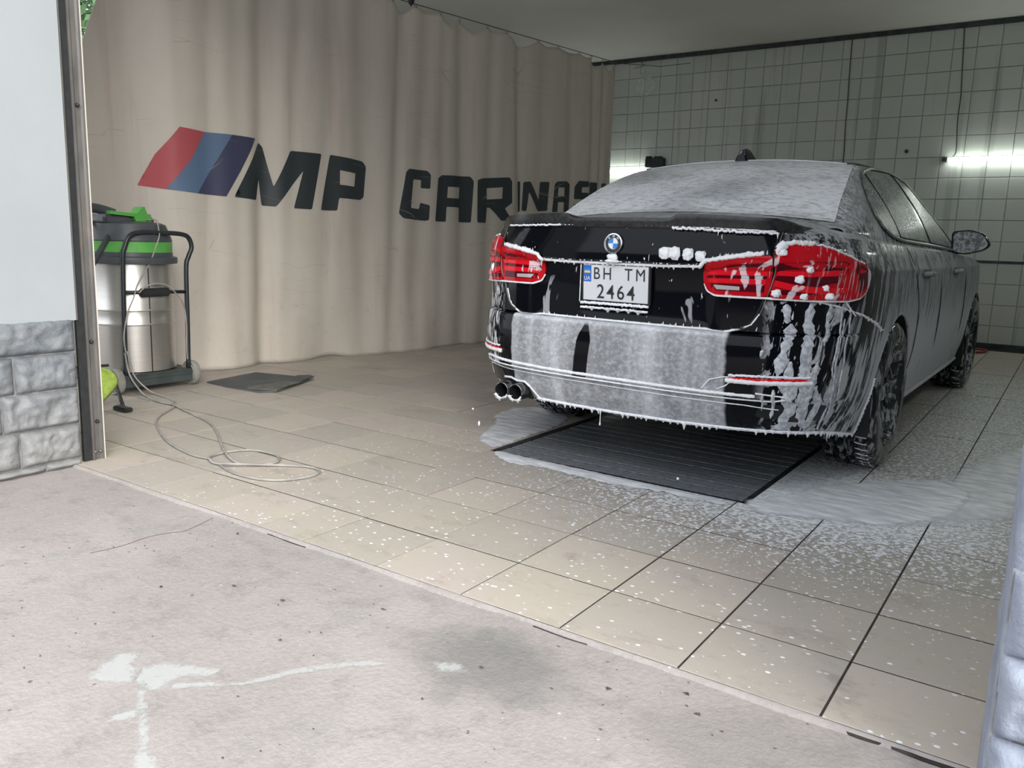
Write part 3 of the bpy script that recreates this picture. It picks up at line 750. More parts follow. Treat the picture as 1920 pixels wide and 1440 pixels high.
# yellow-green cloth hanging behind the rail, and a black nozzle on the floor
bm = bmesh.new(); g = []
for j in range(15):
    t = j/14; row = []
    for i in range(11):
        u = i/10; wdt = .13+.05*math.sin(t*2.6)-.09*t*t
        yy = -.735+u*wdt+.02*math.sin(t*5); xx = -2.72+.022*math.sin(u*9+t*3)+.02*t; zz = .245-.235*t-.03*u*(1-t)+(.03*u*t if u < .7 else .0)
        row.append(bm.verts.new((xx+2.7, yy+.68, zz)))
    g.append(row)
for j in range(14):
    for i in range(10): bm.faces.new((g[j][i], g[j][i+1], g[j+1][i+1], g[j+1][i]))
o = bmobj('cleaning_cloth', bm, flat('lime_microfibre', (.43, .58, .12), .9, .15, 40), None, True); o.location = (-2.7, -.68, 0)
o.modifiers.new('thick', 'SOLIDIFY').thickness = .006
tag(o, 'lime green cleaning cloth hanging behind the steel rail', 'cloth')
st = tube('hanger_stick', [(-2.74, -.80, .245), (-2.74, -.60, .235)], .008, M_plast); tag(st, 'dark rod that holds the lime cloth', 'rod')
nz = empty('floor_nozzle', (-2.75, -.53, 0)); tag(nz, 'black suction nozzle lying on the floor beside the vacuum wheel', 'nozzle')
tube('pipe', [(-.20, .08, .10), (.10, -.05, .018)], .010, M_black, nz, 10)
bm = bmesh.new(); bx(bm, (.08, -.10, 0), (.20, -.05, .025), .006); bmobj('nozzle_head', bm, M_black, nz)

# red cable end at the back wall
o = tube('red_hose', catmull([(.50, 6.72, .012), (.72, 6.70, .012), (.86, 6.66, .012), (.87, 6.50, .012), (.80, 6.35, .012), (.62, 6.28, .012)], 6), .011, flat('red_rubber', (.30, .04, .035), .6), None, 8)
tag(o, 'short red hose end on the floor at the back wall', 'hose')

# tube lamps on the back wall
def tube_lamp(x0, x1, z, label):
    t = empty('tube_lamp', (x0, 6.96, z)); tag(t, label, 'lamp', 'tube lamps on the back wall')
    bm = bmesh.new(); bx(bm, (0, .0, -.012), (x1-x0, .035, .014), .004); bmobj('housing', bm, M_inner, t)
    M_ = Matrix.Translation((.0, -.008, 0)) @ Matrix.Rotation(math.radians(90), 4, 'Y')
    lathe('diffuser', [(.001, .0), (.020, .004), (.021, x1-x0-.004), (.001, x1-x0)], M_tube, t, 16, M_)
    for xa in (-.055, x1-x0): box('end_cap', (xa, -.025, -.02), (xa+.055, .035, .022), M_plast, t, .006)
    return t
tube_lamp(.264, 1.50, 1.957, 'lit white tube lamp on the back wall to the right of the car')
tube_lamp(-4.45, -3.22, 1.917, 'lit white tube lamp showing between the curtain edge and the car roof')
t = tube_lamp(0, 1.24, 2.0, 'lit white tube lamp on the right wall beside the front of the car'); t.location = (2.155, 4.9, 2.0); t.rotation_euler = (0, 0, math.radians(-90)); del t['group']
t = tube_lamp(0, 1.24, 2.0, 'lit white tube lamp on the right wall beside the rear wheel'); t.location = (2.155, 2.4, 2.0); t.rotation_euler = (0, 0, math.radians(-90)); del t['group']
def wcable(pts, label):
    o = tube('lamp_cable', catmull(pts, 5), .005, M_steelrod, None, 6); tag(o, label, 'cable'); return o
wcable([(-.83, 6.985, 3.28), (-.825, 6.985, 2.95), (-.815, 6.985, 2.66), (-.812, 6.985, 2.35), (-.80, 6.985, 2.05), (-.80, 6.985, 1.80)], 'thin dark cable down the back wall above the car roof')
wcable([(.27, 6.985, 3.28), (.30, 6.985, 2.80), (.312, 6.985, 2.6), (.31, 6.985, 2.35), (.33, 6.985, 2.05), (.30, 6.98, 1.98)], 'thin dark cable running down to the right tube lamp')
for (xx, zz), r_ in (((-.152, 2.059), .020), ((-2.362, 2.74), .016)):
    o = lathe('wall_plug', [(.001, .014), (r_*.7, .012), (r_, .004), (r_, 0)], M_metal_dark, None, 16, Matrix.Rotation(math.radians(90), 4, 'X')); o.location = (xx, 6.995, zz)
    tag(o, 'small dark round plug in the wall tiles right of the roof' if xx > -1 else 'tiny dark plug in the wall tiles above the roof', 'plug')
# small black box on the wall just over the left roof edge
dv = empty('wall_switch_box', (-3.11, 6.97, 2.02)); tag(dv, 'small black device on the back wall just above the left roof edge', 'box')
bm = bmesh.new(); bx(bm, (-.13, -.04, -.06), (.13, .03, .05), .006); bx(bm, (-.12, -.05, .05), (-.05, .0, .075), .004); bx(bm, (.0, -.05, .05), (.1, .0, .07), .004); bmobj('housing', bm, M_black, dv)
# clear plastic bag tangled on the wall by the curtain
m, b = newmat('clear_film'); setp(b, col=(.9, .95, .95), rough=.12, alpha=.13, spec=.8); M_film = m
bm = bmesh.new(); bmesh.ops.create_icosphere(bm, subdivisions=4, radius=.11)
for v in bm.verts:
    q = v.co.copy(); v.co = Vector((q.x*1.0, q.y*.35, q.z*1.1))*(1+.6*mnoise.noise(q*22)+.35*mnoise.noise(q*50))
o = bmobj('plastic_bag', bm, M_film, None, False); o.location = (-3.30, 6.93, 2.97); tag(o, 'crumpled clear plastic bag hanging on the wall beside the curtain corner', 'bag')
o = tube('bag_string', catmull([(-3.36, 6.96, 3.25), (-3.38, 6.94, 3.14), (-3.30, 6.93, 3.05)], 5), .002, M_steelrod, None, 5); tag(o, 'thin string the clear bag hangs from', 'string')

# ------------------------------------------------------------------ outdoors
M_leaf = flat('leaf_green', (.10, .20, .085), .6, .35, 3); M_bark = flat('bark', (.12, .09, .06), .9, .3, 8)
def tree(loc, h, rad, n, label, seed, group=None):
    rnd = random.Random(seed); t = empty('tree', loc); tag(t, label, 'tree', group)
    tube('trunk', [(0, 0, 0), (.05, .03, h*.4), (-.05, .08, h*.75)], [.14, .11, .05], M_bark, t, 8)
    bm = bmesh.new()
    for _ in range(n):
        a = rnd.uniform(0, 6.283); cz = rnd.uniform(-1, 1); rr = rad*rnd.random()**.4
        p = Vector((math.cos(a)*math.sqrt(1-cz*cz)*rr, math.sin(a)*math.sqrt(1-cz*cz)*rr, h*.66+cz*rr*.95))
        s = rnd.uniform(.05, .10); ax = Vector((rnd.uniform(-1, 1), rnd.uniform(-1, 1), rnd.uniform(-1, 1))).normalized(); bz = ax.orthogonal().normalized(); cc = ax.cross(bz)
        bm.faces.new([bm.verts.new(p+bz*s*k1+cc*s*.55*k2) for k1, k2 in ((-1, 0), (0, -1), (1, 0), (0, 1))])
    o = bmobj('foliage', bm, M_leaf, t, recalc=False); tag(o, kind='stuff')
tree((-9.6, 2.9, 0), 5.2, 2.0, 7000, 'leafy green tree outside, seen through the gap left of the curtain', 3)
# ------------------------------------------------------------------ car
# car frame: x right, y forward from the rear bumper, z up
car = empty('car', (0, 0, 0), math.radians(-.9)); tag(car, 'black four-door saloon covered in white wash foam', 'car')
RW, FW, WR, ARCH = 1.03, 3.90, .337, .372
FX = [0, .25, .5, .66, .80, .905, .962, .985, 1, 1, 1, .995, .99, .99, .985, .96, .88, .68, .38, 0]
DY = [0, .004, .026, .062, .135, .250, .39, .55, .80, 1.03, 1.5, 2.2, 3.0, 3.5, 3.9, 4.2, 4.42, 4.54, 4.61, 4.63]
TI = list(range(20))
ZR = [.20, .27, .33, .395, .41, .425, .50, .60, .648, .656, .668, .72, .80, .885, .897, .91, .95, 1.0, 1.04, 1.10]
YR = [.13, .075, .045, .03, .012, .012, .004, .006, .018, .045, .052, .058, .062, .050, .034, .012, .014, .022, .030, .040]
ZW = [.17, .22, .30, .42, .60, .72, .82, .90, .96, 1.0, 1.04, 1.10]
WW = [.80, .845, .868, .893, .905, .908, .905, .893, .872, .85, .825, .79]
def S(t, z, h=0):
    sg = -1 if t < 0 else 1; t = abs(t)
    def P(t, z):
        W = interp(ZW, WW, z); fx = interp(TI, FX, t); dy = interp(TI, DY, t)
        yr = interp(ZR, YR, z)
        rec = interp([.885, .897, .91], [1, .6, 0], z) if z > .84 else sstep(.655, .70, z)
        # number plate recess fades out toward the lamps
        base = .012
        k = sstep(1.55, 1.9, t) if .66 < z < .905 else 0
        yr = yr*(1-k)+(base+.02)*k
        fade = 1-sstep(5.0, 8.0, t) if t < 10 else 0
        front = sstep(14, 18, t)*(.10*sstep(.45, .15, z) if False else .18*((z-.5)**2))
        # shoulder crease along the side
        W2 = W+(.006*math.exp(-((z-.895)/.014)**2) if 7 < t < 15 else 0)
        return Vector((fx*W2, dy+yr*fade-front, z))
    p = P(t, z)
    if h:
        a = P(t+.02, z)-P(max(0, t-.02), z); b_ = P(t, z+.004)-P(t, z-.004); n = a.cross(b_).normalized()
        p = p+n*h
    return Vector((sg*p.x, p.y, p.z))
def txr(x, z=.8):   # plan parameter for a rear x
    x = abs(x)/interp(ZW, WW, z); lo, hi = 0., 8.
    for _ in range(30):
        m_ = (lo+hi)/2
        if interp(TI, FX, m_) < x: lo = m_
        else: hi = m_
    return lo
def tys(y):
    lo, hi = 3., 19.
    for _ in range(30):
        m_ = (lo+hi)/2
        if interp(TI, DY, m_) < y: lo = m_
        else: hi = m_
    return lo
ZTt = [0, 3, 4, 5, 6, 7, 8, 9, 10, 11, 12, 13, 14, 15, 16, 17, 19]
ZTz = [1.045, 1.043, 1.04, 1.032, 1.022, 1.016, 1.01, 1.005, .998, .985, .97, .955, .925, .875, .80, .75, .73]
def ztop(t): return interp(ZTt, ZTz, t)
def zbot(t):
    y = interp(TI, DY, t); b_ = interp([0, 3, 5, 6.5, 8, 9, 10.5, 13, 15, 17, 19], [.268, .272, .262, .235, .20, .19, .195, .195, .20, .21, .22], t)
    for yc in (RW, FW):
        d = abs(y-yc)
        if d < ARCH: b_ = max(b_, WR+math.sqrt(max(0, ARCH*ARCH-d*d))-.0)
    return b_

# --- paint with foam
def paint_mat(name, kind='body', base=(.0035, .004, .0065)):
    m, b = newmat(name); x, y, z = xyz('Object'); nx, ny, nz = normal_xyz(); v = vec(x, y, z)
    rear = 1-y.ss(.22, .34); side = 1-rear
    # lines run down, drifting back and outward on the flank
    yy = y-(z-.6)*.28
    cs = vec(x*30, yy*30, z*2.6); fs_ = vec(x*85, yy*85, z*6)
    st = noise(cs, 1, 3, .55, .3); st2 = noise(fs_, 1, 2, .5); bl = noise(vec(x*11, yy*11, z*4.2), 1, 3, .55, .8)
    fine = noise(v, 130, 2, .7); med = noise(v, 40, 3, .7); mott = noise(vec(x*26, y*26, z*34), 1, 3, .6)
    # 1 film on the middle of the bumper
    edge = (noise(vec(0, 0, z*14), 1, 2)-.5)*.02
    cmask = (x+edge).ss(-.532, -.522)*(1-(x+edge*1.4).ss(.475, .49))*(1-z.ss(.650, .660))*rear
    gapw = (1-z.ss(.56, .66))*.028+.004+edge*.3
    gap = 1-(1-(x+.125-(z-.6)*.12).abs().ss(gapw, gapw+.005))*z.ss(.405, .415)*(1-z.ss(.63, .65))
    spots = voro(vec(x, y, z*1.2), 30); bub = (1-spots.ss(.10, .2))
    bands = noise(vec(x*9, 0, z*.3), 1, 3, .5)
    film = cmask*gap*(.26+mott.ss(.42, .66)*.10+noise(vec(x*60, y*60, z*75), 1, 3, .7).ss(.45, .62)*.13+bands.ss(.4, .7)*.22+bub*.08+(1-(z-.65).abs().ss(.0, .02))*.3)
    # dry patches near the top of the bumper to the right
    # 2 heavy runs on the right rear corner
    cr = x.ss(.58, .66)*(1-z.ss(.775, .785))*(1-y.ss(.30, .42))
    runs = bl.ss(.535, .56)*(.40+med.ss(.35, .7)*.35)
    dark2 = x.ss(.585, .60)
    corner = cr*runs.mx(st2.ss(.66, .70)*.5)
    # right flank: streaks that merge into a grey film further forward
    fl_ = side*x.ss(.5, .7)
    dens = y.ss(.30, 1.1); low = 1-z.ss(.55, .80)
    s_thr = .60-dens*.16-low*.13
    streaks = st.ss(s_thr, s_thr+.07)*(.30+low*.22)
    filmR = dens*(.045+noise(vec(0, yy*4.5, z*1.1), 1, 5, .65).ss(.34, .66)*.16+noise(vec(0, yy*14, z*2.5), 1, 3, .65).ss(.5, .66)*.10)
    flank = fl_*streaks.mx(filmR)
    thin = side*st2.ss(.635, .665)*.45
    # 3 left corner: thin bright runs
    lc = (1-x.ss(-.66, -.60))*(1-z.ss(.78, .79))
    left = lc*(st2*.55+st*.45).ss(.525, .545)*.8
    # 4 boot face: few drops
    bf = rear*z.ss(.662, .67)*(1-z.ss(1.03, 1.045))
    dn = noise(vec(x*48, y*48, z*13), 1, 2, .6, .5)
    drops = bf*(dn.ss(.70, .72)*.75).mx(bl.ss(.66, .68)*.35*(1-z.ss(.78, .86)))
    # bright patch by the plate side
    # 5 surfaces that face up: sprayed foam
    upm = nz.ss(.48, .78)*z.ss(.9, .93)
    sn = noise(vec(x*22, y*70, z*60), 1, 4, .75)
    lay = noise(vec(x*2.2+3, y*3.0, z*4), 1, 3, .55)
    topf = upm*(.22+sn.ss(.40, .64)*.62)*(.62+lay.ss(.35, .65)*.42)
    decks = 1-(1-y.ss(.42, .60))*(1-(x.abs()).ss(.62, .74))*.25
    topf = topf*decks*(1-y.ss(1.33, 1.55)*.45)
    shoulder = upm*0
    # spray on the right shoulder above the lamp
    sh = x.ss(.60, .72)*z.ss(.90, .94)*(1-nz.ss(.5, .8))*(1-y.ss(.9, 1.2)*.6)
    shf = sh*(st*.5+sn*.5).ss(.46, .56)*.42
    f = film.mx(corner).mx(flank).mx(thin).mx(left).mx(drops).mx(topf).mx(shf)
    if kind == 'roof': f = .16+sn.ss(.40, .66)*.30
    if kind == 'glass':
        f = ((.50+sn.ss(.32, .58)*.48)*(.66+lay.ss(.30, .62)*.45))*(1-(y-1.05).ss(0, .35)*.30)
    if kind == 'side_glass': f = .10+fine.ss(.42, .7)*.40*(.45+noise(v, 5, 3).ss(.35, .6)*.7)
    if kind == 'mirror': f = .12+med.ss(.40, .62)*.45
    if kind == 'lamp': f = (bl.ss(.60, .63)*.62).mx(x.ss(.70, .80)*st2.ss(.58, .62)*.35).mx(dn.ss(.70, .73)*.6).mx((1-x.ss(-.72, -.62))*st2.ss(.56, .60)*.6)
    if kind == 'wheel': f = noise(vec(x*40, y*30, z*9), 1, 4, .6, .6).ss(.44, .64)*.46
    if kind == 'tyre': f = noise(vec(x*40, y*30, z*9), 1, 4, .6, .6).ss(.46, .68)*.36
    f = X.m('MINIMUM', f, .93)
    setp(b, col=mixc(f, base, (.84, .865, .92)), rough=f.ss(0, .35)*.42+.07, spec=f*.25+.16, normal=bump(f+med*f*.6, .35, .006))
    if kind in ('body', 'roof', 'lamp'): pass
    return m
M_paint = paint_mat('black_paint_foamed')
M_roofp = paint_mat('roof_paint_foamed', 'roof', (.006, .007, .009))
M_rglass = paint_mat('rear_glass_foamed', 'glass', (.004, .005, .007))
M_sglass = paint_mat('side_glass_foamed', 'side_glass', (.006, .007, .008))
M_mglass = paint_mat('mirror_glass_foamed', 'mirror', (.05, .055, .065))
M_lens = paint_mat('red_lens_foamed', 'lamp', (.50, .006, .014))
M_lensd = paint_mat('dark_red_lens_foamed', 'lamp', (.085, .003, .010))
M_lensb = paint_mat('bright_red_bar_foamed', 'lamp', (.74, .010, .022))
M_rim = paint_mat('wheel_rim_foamed', 'wheel', (.03, .033, .037))
M_tyre = paint_mat('tyre_foamed', 'tyre', (.010, .011, .012))
M_trimb = flat('gloss_black_trim', (.006, .007, .008), .15)
M_gap = flat('panel_gap', (.001, .001, .0015), .6)
M_under = flat('underbody', (.008, .009, .011), .8)
M_chrome = flat('chrome', (.60, .61, .62), .15, metal=1.0)
M_wchrome = flat('wet_window_moulding', (.22, .24, .225), .25, .3, 30, metal=.5)
def foammat():
    m, b = newmat('white_foam'); v = vec(*xyz('Object')); n = noise(v, 60, 3, .6)
    setp(b, col=mixc(n.ss(.3, .7), (.80, .82, .87), (.90, .91, .94)), rough=.55, spec=.3, normal=bump(n, .4, .003)); return m
M_foam = foammat()
M_revlamp = flat('clear_reversing_lens', (.45, .42, .42), .15)

# --- lower shell
cols = []
for i in range(19):
    n = {8: 10, 9: 12, 13: 10, 14: 10, 12: 8}.get(i, 8)
    cols += [i+k/n for k in range(n)]
cols.append(19.)
for yc in (RW, FW):
    for k in range(0, 25):
        a = math.pi*k/24; cols.append(tys(yc-ARCH*math.cos(a)))
    cols += [tys(yc-ARCH)-.004, tys(yc+ARCH)+.004]
cols = sorted(set(round(c, 4) for c in cols))
lv = [.19, .20, .22, .24, .255, .27, .30, .33, .36, .385, .395, .403, .41, .42, .43, .46, .50, .55, .60, .63, .645, .650, .656, .662, .668, .69, .72, .76, .80, .84, .87, .885, .891, .897, .904, .91, .93, .95, .97, .985, 1.0, 1.01, 1.02, 1.03, 1.04, 1.05]
def shell():
    bm = bmesh.new(); G = {}
    for sg in (1, -1):
        for ci, t in enumerate(cols):
            zb, zt = zbot(t), ztop(t)
            for li, z in enumerate(lv):
                zz = min(max(z, zb), zt)
                if sg < 0 and t in (0., 19.): G[(sg, ci, li)] = G[(1, ci, li)]; continue
                G[(sg, ci, li)] = bm.verts.new(S(sg*t if t else 0, zz))
    for sg in (1, -1):
        for ci in range(len(cols)-1):
            for li in range(len(lv)-1):
                q = [G[(sg, ci, li)], G[(sg, ci+1, li)], G[(sg, ci+1, li+1)], G[(sg, ci, li+1)]]
                q = q if sg > 0 else q[::-1]
                if abs(q[0].co.z-q[3].co.z)+abs(q[1].co.z-q[2].co.z) < 1e-5: continue
                bm.faces.new(q)
    bmesh.ops.remove_doubles(bm, verts=bm.verts, dist=1e-5)
    for v in [v for v in bm.verts if not v.link_faces]: bm.verts.remove(v)
    return bm
o = bmobj('body', shell(), M_paint, car); smooth_by_angle(o, 28)

# --- boot lid, cabin, bonnet
def xedge(y):
    t = tys(max(y, interp(TI, DY, 0)+.001)) if y > .062+.03 else None
    lo, hi = 0., 19.
    for _ in range(36):
        m_ = (lo+hi)/2
        if S(m_, ztop(m_)).y < y: lo = m_
        else: hi = m_
    p = S(lo, ztop(lo)); return p.x, p.z
YC = [.03, .10, .30, .50, .62, .80, 1.0, 1.2, 1.35, 1.6, 2.0, 2.4, 2.75, 3.0, 3.3, 3.55]
ZD = [1.055, 1.075, 1.10, 1.115, 1.125, 1.215, 1.305, 1.378, 1.420, 1.442, 1.452, 1.445, 1.412, 1.305, 1.145, 1.02]
YG = [.45, .62, .8, 1.0, 1.2, 1.35, 1.6, 2.0, 2.4, 2.75, 3.0, 3.3, 3.55]
XC_ = [.70, .685, .655, .625, .590, .568, .568, .575, .575, .565, .60, .66, .72]
ZC_ = [1.055, 1.086, 1.178, 1.270, 1.343, 1.384, 1.403, 1.410, 1.398, 1.358, 1.255, 1.10, .985]
XB_ = [.74, .775, .80, .812, .818, .822, .828, .832, .832, .83, .825, .81, .79]
ZB_ = [1.03, 1.030, 1.025, 1.018, 1.012, 1.010, 1.005, 1.0, .992, .985, .978, .97, .955]
def deck(y, u, h=0):
    xa, za = xedge(y); x = xa*(1-u); zc = interp(YC, ZD, y); q = (1-u)
    z = za+(zc-za)*(1-q**2.6)**.75 if q < 1 else za
    return Vector((x, y, z+h))
def deckxy(x, y, h=0):
    xa, za = xedge(y); q = min(1, abs(x)/max(xa, .001)); zc = interp(YC, ZD, y)
    return Vector((x, y, za+(zc-za)*max(0, 1-q**2.6)**.75+h))
def cab(y, u, h=0):
    sg = -1 if u < 0 else 1; u = abs(u)
    def P(y, u):
        xa, za = xedge(y); xb, zb = interp(YG, XB_, y), interp(YG, ZB_, y); xc, zc = interp(YG, XC_, y), interp(YG, ZC_, y); zd = interp(YC, ZD, y)
        if u < .15: k = u/.15; return Vector((xa+(xb-xa)*k, y, za+(zb-za)*k+.004*math.sin(math.pi*k)))
        if u < .6:
            k = (u-.15)/.45; bul = .022*math.sin(math.pi*k**.9)
            return Vector((xb+(xc-xb)*k+bul, y, zb+(zc-zb)*k+bul*.5))
        k = (u-.6)/.4; q = 1-k
        return Vector((xc*q, y, zc+(zd-zc)*(1-q**2.2)))
    p = P(y, u)
    if h:
        a = P(min(3.55, y+.01), u)-P(y-.01, u); b_ = P(y, min(1, u+.01))-P(y, max(0, u-.01)); n = b_.cross(a).normalized()
        if n.z < 0 and u > .3 or n.x < 0 and u < .5: n = -n
        p = p+n*h
    return Vector((sg*p.x, p.y, p.z))
def grid(name, fn, us, vs_, mat, parent=car, smooth=True):
    bm = bmesh.new(); G = [[bm.verts.new(fn(u, v)) for v in vs_] for u in us]
    for i in range(len(us)-1):
        for j in range(len(vs_)-1): bm.faces.new((G[i][j], G[i+1][j], G[i+1][j+1], G[i][j+1]))
    bmesh.ops.remove_doubles(bm, verts=bm.verts, dist=1e-5)
    return bmobj(name, bm, mat, parent, smooth)
def lin(a, b_, n): return [a+(b_-a)*i/n for i in range(n+1)]
grid('boot_lid', lambda y, u: (lambda p: Vector((p.x if u >= 0 else -p.x, p.y, p.z)))(deck(y, abs(u) if abs(u) < 1 else 1)) if False else deckside(y, u), [], [], M_paint) if False else None
def dk(y, w_):   # w_ in -1..1 across
    xa, za = xedge(y); return deckxy(w_*xa, y)
ydk = [.0325, .034, .037, .042, .05, .06, .075, .09, .11, .13, .16, .20, .25, .30, .36, .42, .48, .54, .60, .66]
wdk = [-1, -.995, -.985, -.97, -.95, -.92, -.88]+lin(-.84, .84, 24)+[.88, .92, .95, .97, .985, .995, 1]
grid('boot_lid', dk, ydk, wdk, M_paint)
ycab = lin(.50, .70, 8)+lin(.72, 1.5, 32)+lin(1.56, 2.7, 16)+lin(2.74, 3.55, 18)
ucab = lin(0, .15, 4)+lin(.17, .6, 18)[0:]+lin(.615, 1, 18)
ucab = sorted(set(ucab)); uall = [-u for u in ucab[::-1]]+ucab[:-1][::-1][::-1] if False else None
uu = ucab+[-u for u in ucab[::-1][1:]]
def cabg(y, u): return cab(y, u) if u != 0 else cab(y, 0.0)
bm = bmesh.new(); G = []
for y in ycab:
    right = [bm.verts.new(cab(y, u)) for u in ucab]; left = [bm.verts.new(Vector((-v.co.x, v.co.y, v.co.z))) for v in right[::-1][1:]]
    G.append(right+left)
for i in range(len(G)-1):
    for j in range(len(G[0])-1): bm.faces.new((G[i][j], G[i+1][j], G[i+1][j+1], G[i][j+1]))
o = bmobj('cabin_shell', bm, M_paint, car); smooth_by_angle(o, 40)
for f in o.data.polygons: pass
def hood(y, w_):
    xa, za = xedge(y); zc = interp([3.3, 3.6, 4.0, 4.3, 4.5, 4.62], [1.03, 1.0, .95, .88, .81, .75], y); q = abs(w_)
    return Vector((w_*xa, y, za+(zc-za)*(1-q**2.4)**.8))
grid('bonnet', hood, lin(3.3, 4.5, 16)+[4.53, 4.56, 4.58, 4.6, 4.61, 4.616], wdk, M_paint)

# --- glass and roof panels laid just proud of the shell
def cy(u2, y, h): return cab(y, u2, h)
def rearglass(x2, y, h):   # x2: signed fraction of the glass width
    u = .6+.4*(1-abs(x2)); p = cab(y, u, .004+h); return Vector((abs(p.x) if x2 >= 0 else -abs(p.x), p.y, p.z))
us = lin(-1, 1, 36)
def gridp(name, fn, A, B, mat): return grid(name, fn, A, B, mat)
o = gridp('rear_window', lambda y, x2: rearglass(x2, y, 0), lin(.622, 1.345, 30), us, M_rglass)
o = gridp('roof_panel', lambda y, x2: rearglass(x2*.985, y, 0), lin(1.375, 2.72, 30), us, M_roofp)
gridp('windscreen', lambda y, x2: rearglass(x2*.97, y, 0), lin(2.78, 3.42, 14), us, M_sglass)
def on_side(sg):
    return lambda y, k, h: (lambda p: Vector((sg*p.x, p.y, p.z)))(cab(y, .15+.45*k, .004+h))
DLO = [(1.02, .22), (1.00, .42), (1.06, .62), (1.18, .78), (1.36, .90), (1.60, .955), (2.0, .975), (2.4, .96), (2.62, .90), (2.80, .76), (2.98, .52), (3.16, .26), (3.26, .06), (2.6, .035), (1.9, .035), (1.35, .04), (1.14, .09)]
for sg in (1, -1):
    fn = on_side(sg)
    fr_ = patch('window_surround', round_poly(DLO, .05, 3), .05, lambda u, v, h: fn(u, v, h), M_trimb, car)
    W1 = [(1.05, .24), (1.035, .42), (1.09, .60), (1.20, .745), (1.36, .865), (1.325, .6), (1.315, .3), (1.325, .08), (1.15, .12)]
    W2 = [(1.345, .08), (1.335, .3), (1.345, .6), (1.385, .87), (1.60, .925), (2.02, .945), (2.0, .6), (2.0, .3), (2.02, .075)]
    W3 = [(2.12, .075), (2.10, .3), (2.10, .6), (2.12, .945), (2.4, .93), (2.60, .87), (2.77, .73), (2.94, .50), (3.10, .25), (3.18, .08)]
    for nm, W_ in (('quarter_window', W1), ('rear_door_window', W2), ('front_door_window', W3)):
        patch(nm, round_poly(W_, .03, 3), .045, lambda u, v, h: fn(u, v, h+.003), M_sglass, car)
    ol = round_poly([(y, k) for y, k in DLO], .05, 4)
    tube('window_moulding', [fn(u, v, .004) for u, v in resample(ol, .05)], .0075, M_wchrome, car, 6, True)
# roof drip channels
for sg in (1, -1):
    pts = [cab(y, .63, .004) for y in lin(1.36, 2.75, 30)]
    tube('roof_channel', [Vector((sg*p.x, p.y, p.z)) for p in pts], .005, M_gap, car, 6)
# edge line between rear glass and roof
tube('roof_edge_foam', [rearglass(x2, 1.36, .001) for x2 in lin(-.93, .93, 30)], .0035, M_foam, car, 5)
# aerial fin
bm = bmesh.new(); prof = [(0, .0), (.03, .030), (.07, .062), (.10, .070), (.135, .066), (.155, .03), (.16, .0)]
zf = interp(YC, ZD, 1.42)
L_ = []; 
for s_, wd in ((-1, 1), (1, 1)):
    L_.append([bm.verts.new((s_*(.034*(1-.72*(h_/.07))), 1.53-y_*1.25, zf+h_*1.05-.008)) for y_, h_ in prof])
for i in range(len(prof)-1): bm.faces.new((L_[0][i], L_[0][i+1], L_[1][i+1], L_[1][i]))
bm.faces.new(L_[0]); bm.faces.new(L_[1][::-1])
o = bmobj('aerial_fin', bm, M_paint, car)
bv = o.modifiers.new('round', 'BEVEL'); bv.width = .008; bv.segments = 2

# --- boot spoiler with raised wings
def spoil():
    bm = bmesh.new(); N = 72; R_ = []
    for i in range(N+1):
        x = -.69+1.38*i/N; a = abs(x)
        h_ = .012+.020*sstep(.215, .25, a)*(1-sstep(.60, .69, a)) ; h_ = max(.004, h_*(1-sstep(.66, .69, a)))
        y0 = S(txr(x, 1.03), 1.05).y-.004; z0 = deckxy(x, y0+.03).z
        y1 = y0+.13
        lip = .018*(1-sstep(.60, .69, a))
        ring = [Vector((x, y1, deckxy(x, y1).z-.003)), Vector((x, y1-.02, deckxy(x, y1-.02).z+.003)), Vector((x, y0+.02, max(1.055, z0)+h_*1.0)), Vector((x, y0-lip*.4, 1.062-.012*sstep(.3, .69, a)+h_*1.05)), Vector((x, y0-lip*.6, 1.052-.012*sstep(.3, .69, a)+h_*.75)), Vector((x, y0-.002, 1.040-.006*sstep(.3, .69, a))), Vector((x, y0+.03, 1.03))]
        R_.append([bm.verts.new(p) for p in ring])
    for i in range(N):
        for j in range(len(R_[0])-1): bm.faces.new((R_[i][j], R_[i+1][j], R_[i+1][j+1], R_[i][j+1]))
    bm.faces.new(R_[0]); bm.faces.new(R_[-1][::-1]); return bm
M_carb = paint_mat('spoiler_black', 'lip', (.010, .010, .012)) if False else flat('satin_black_spoiler', (.012, .0125, .014), .3, .8, 60)
o = bmobj('boot_spoiler', spoil(), M_carb, car); smooth_by_angle(o, 40)

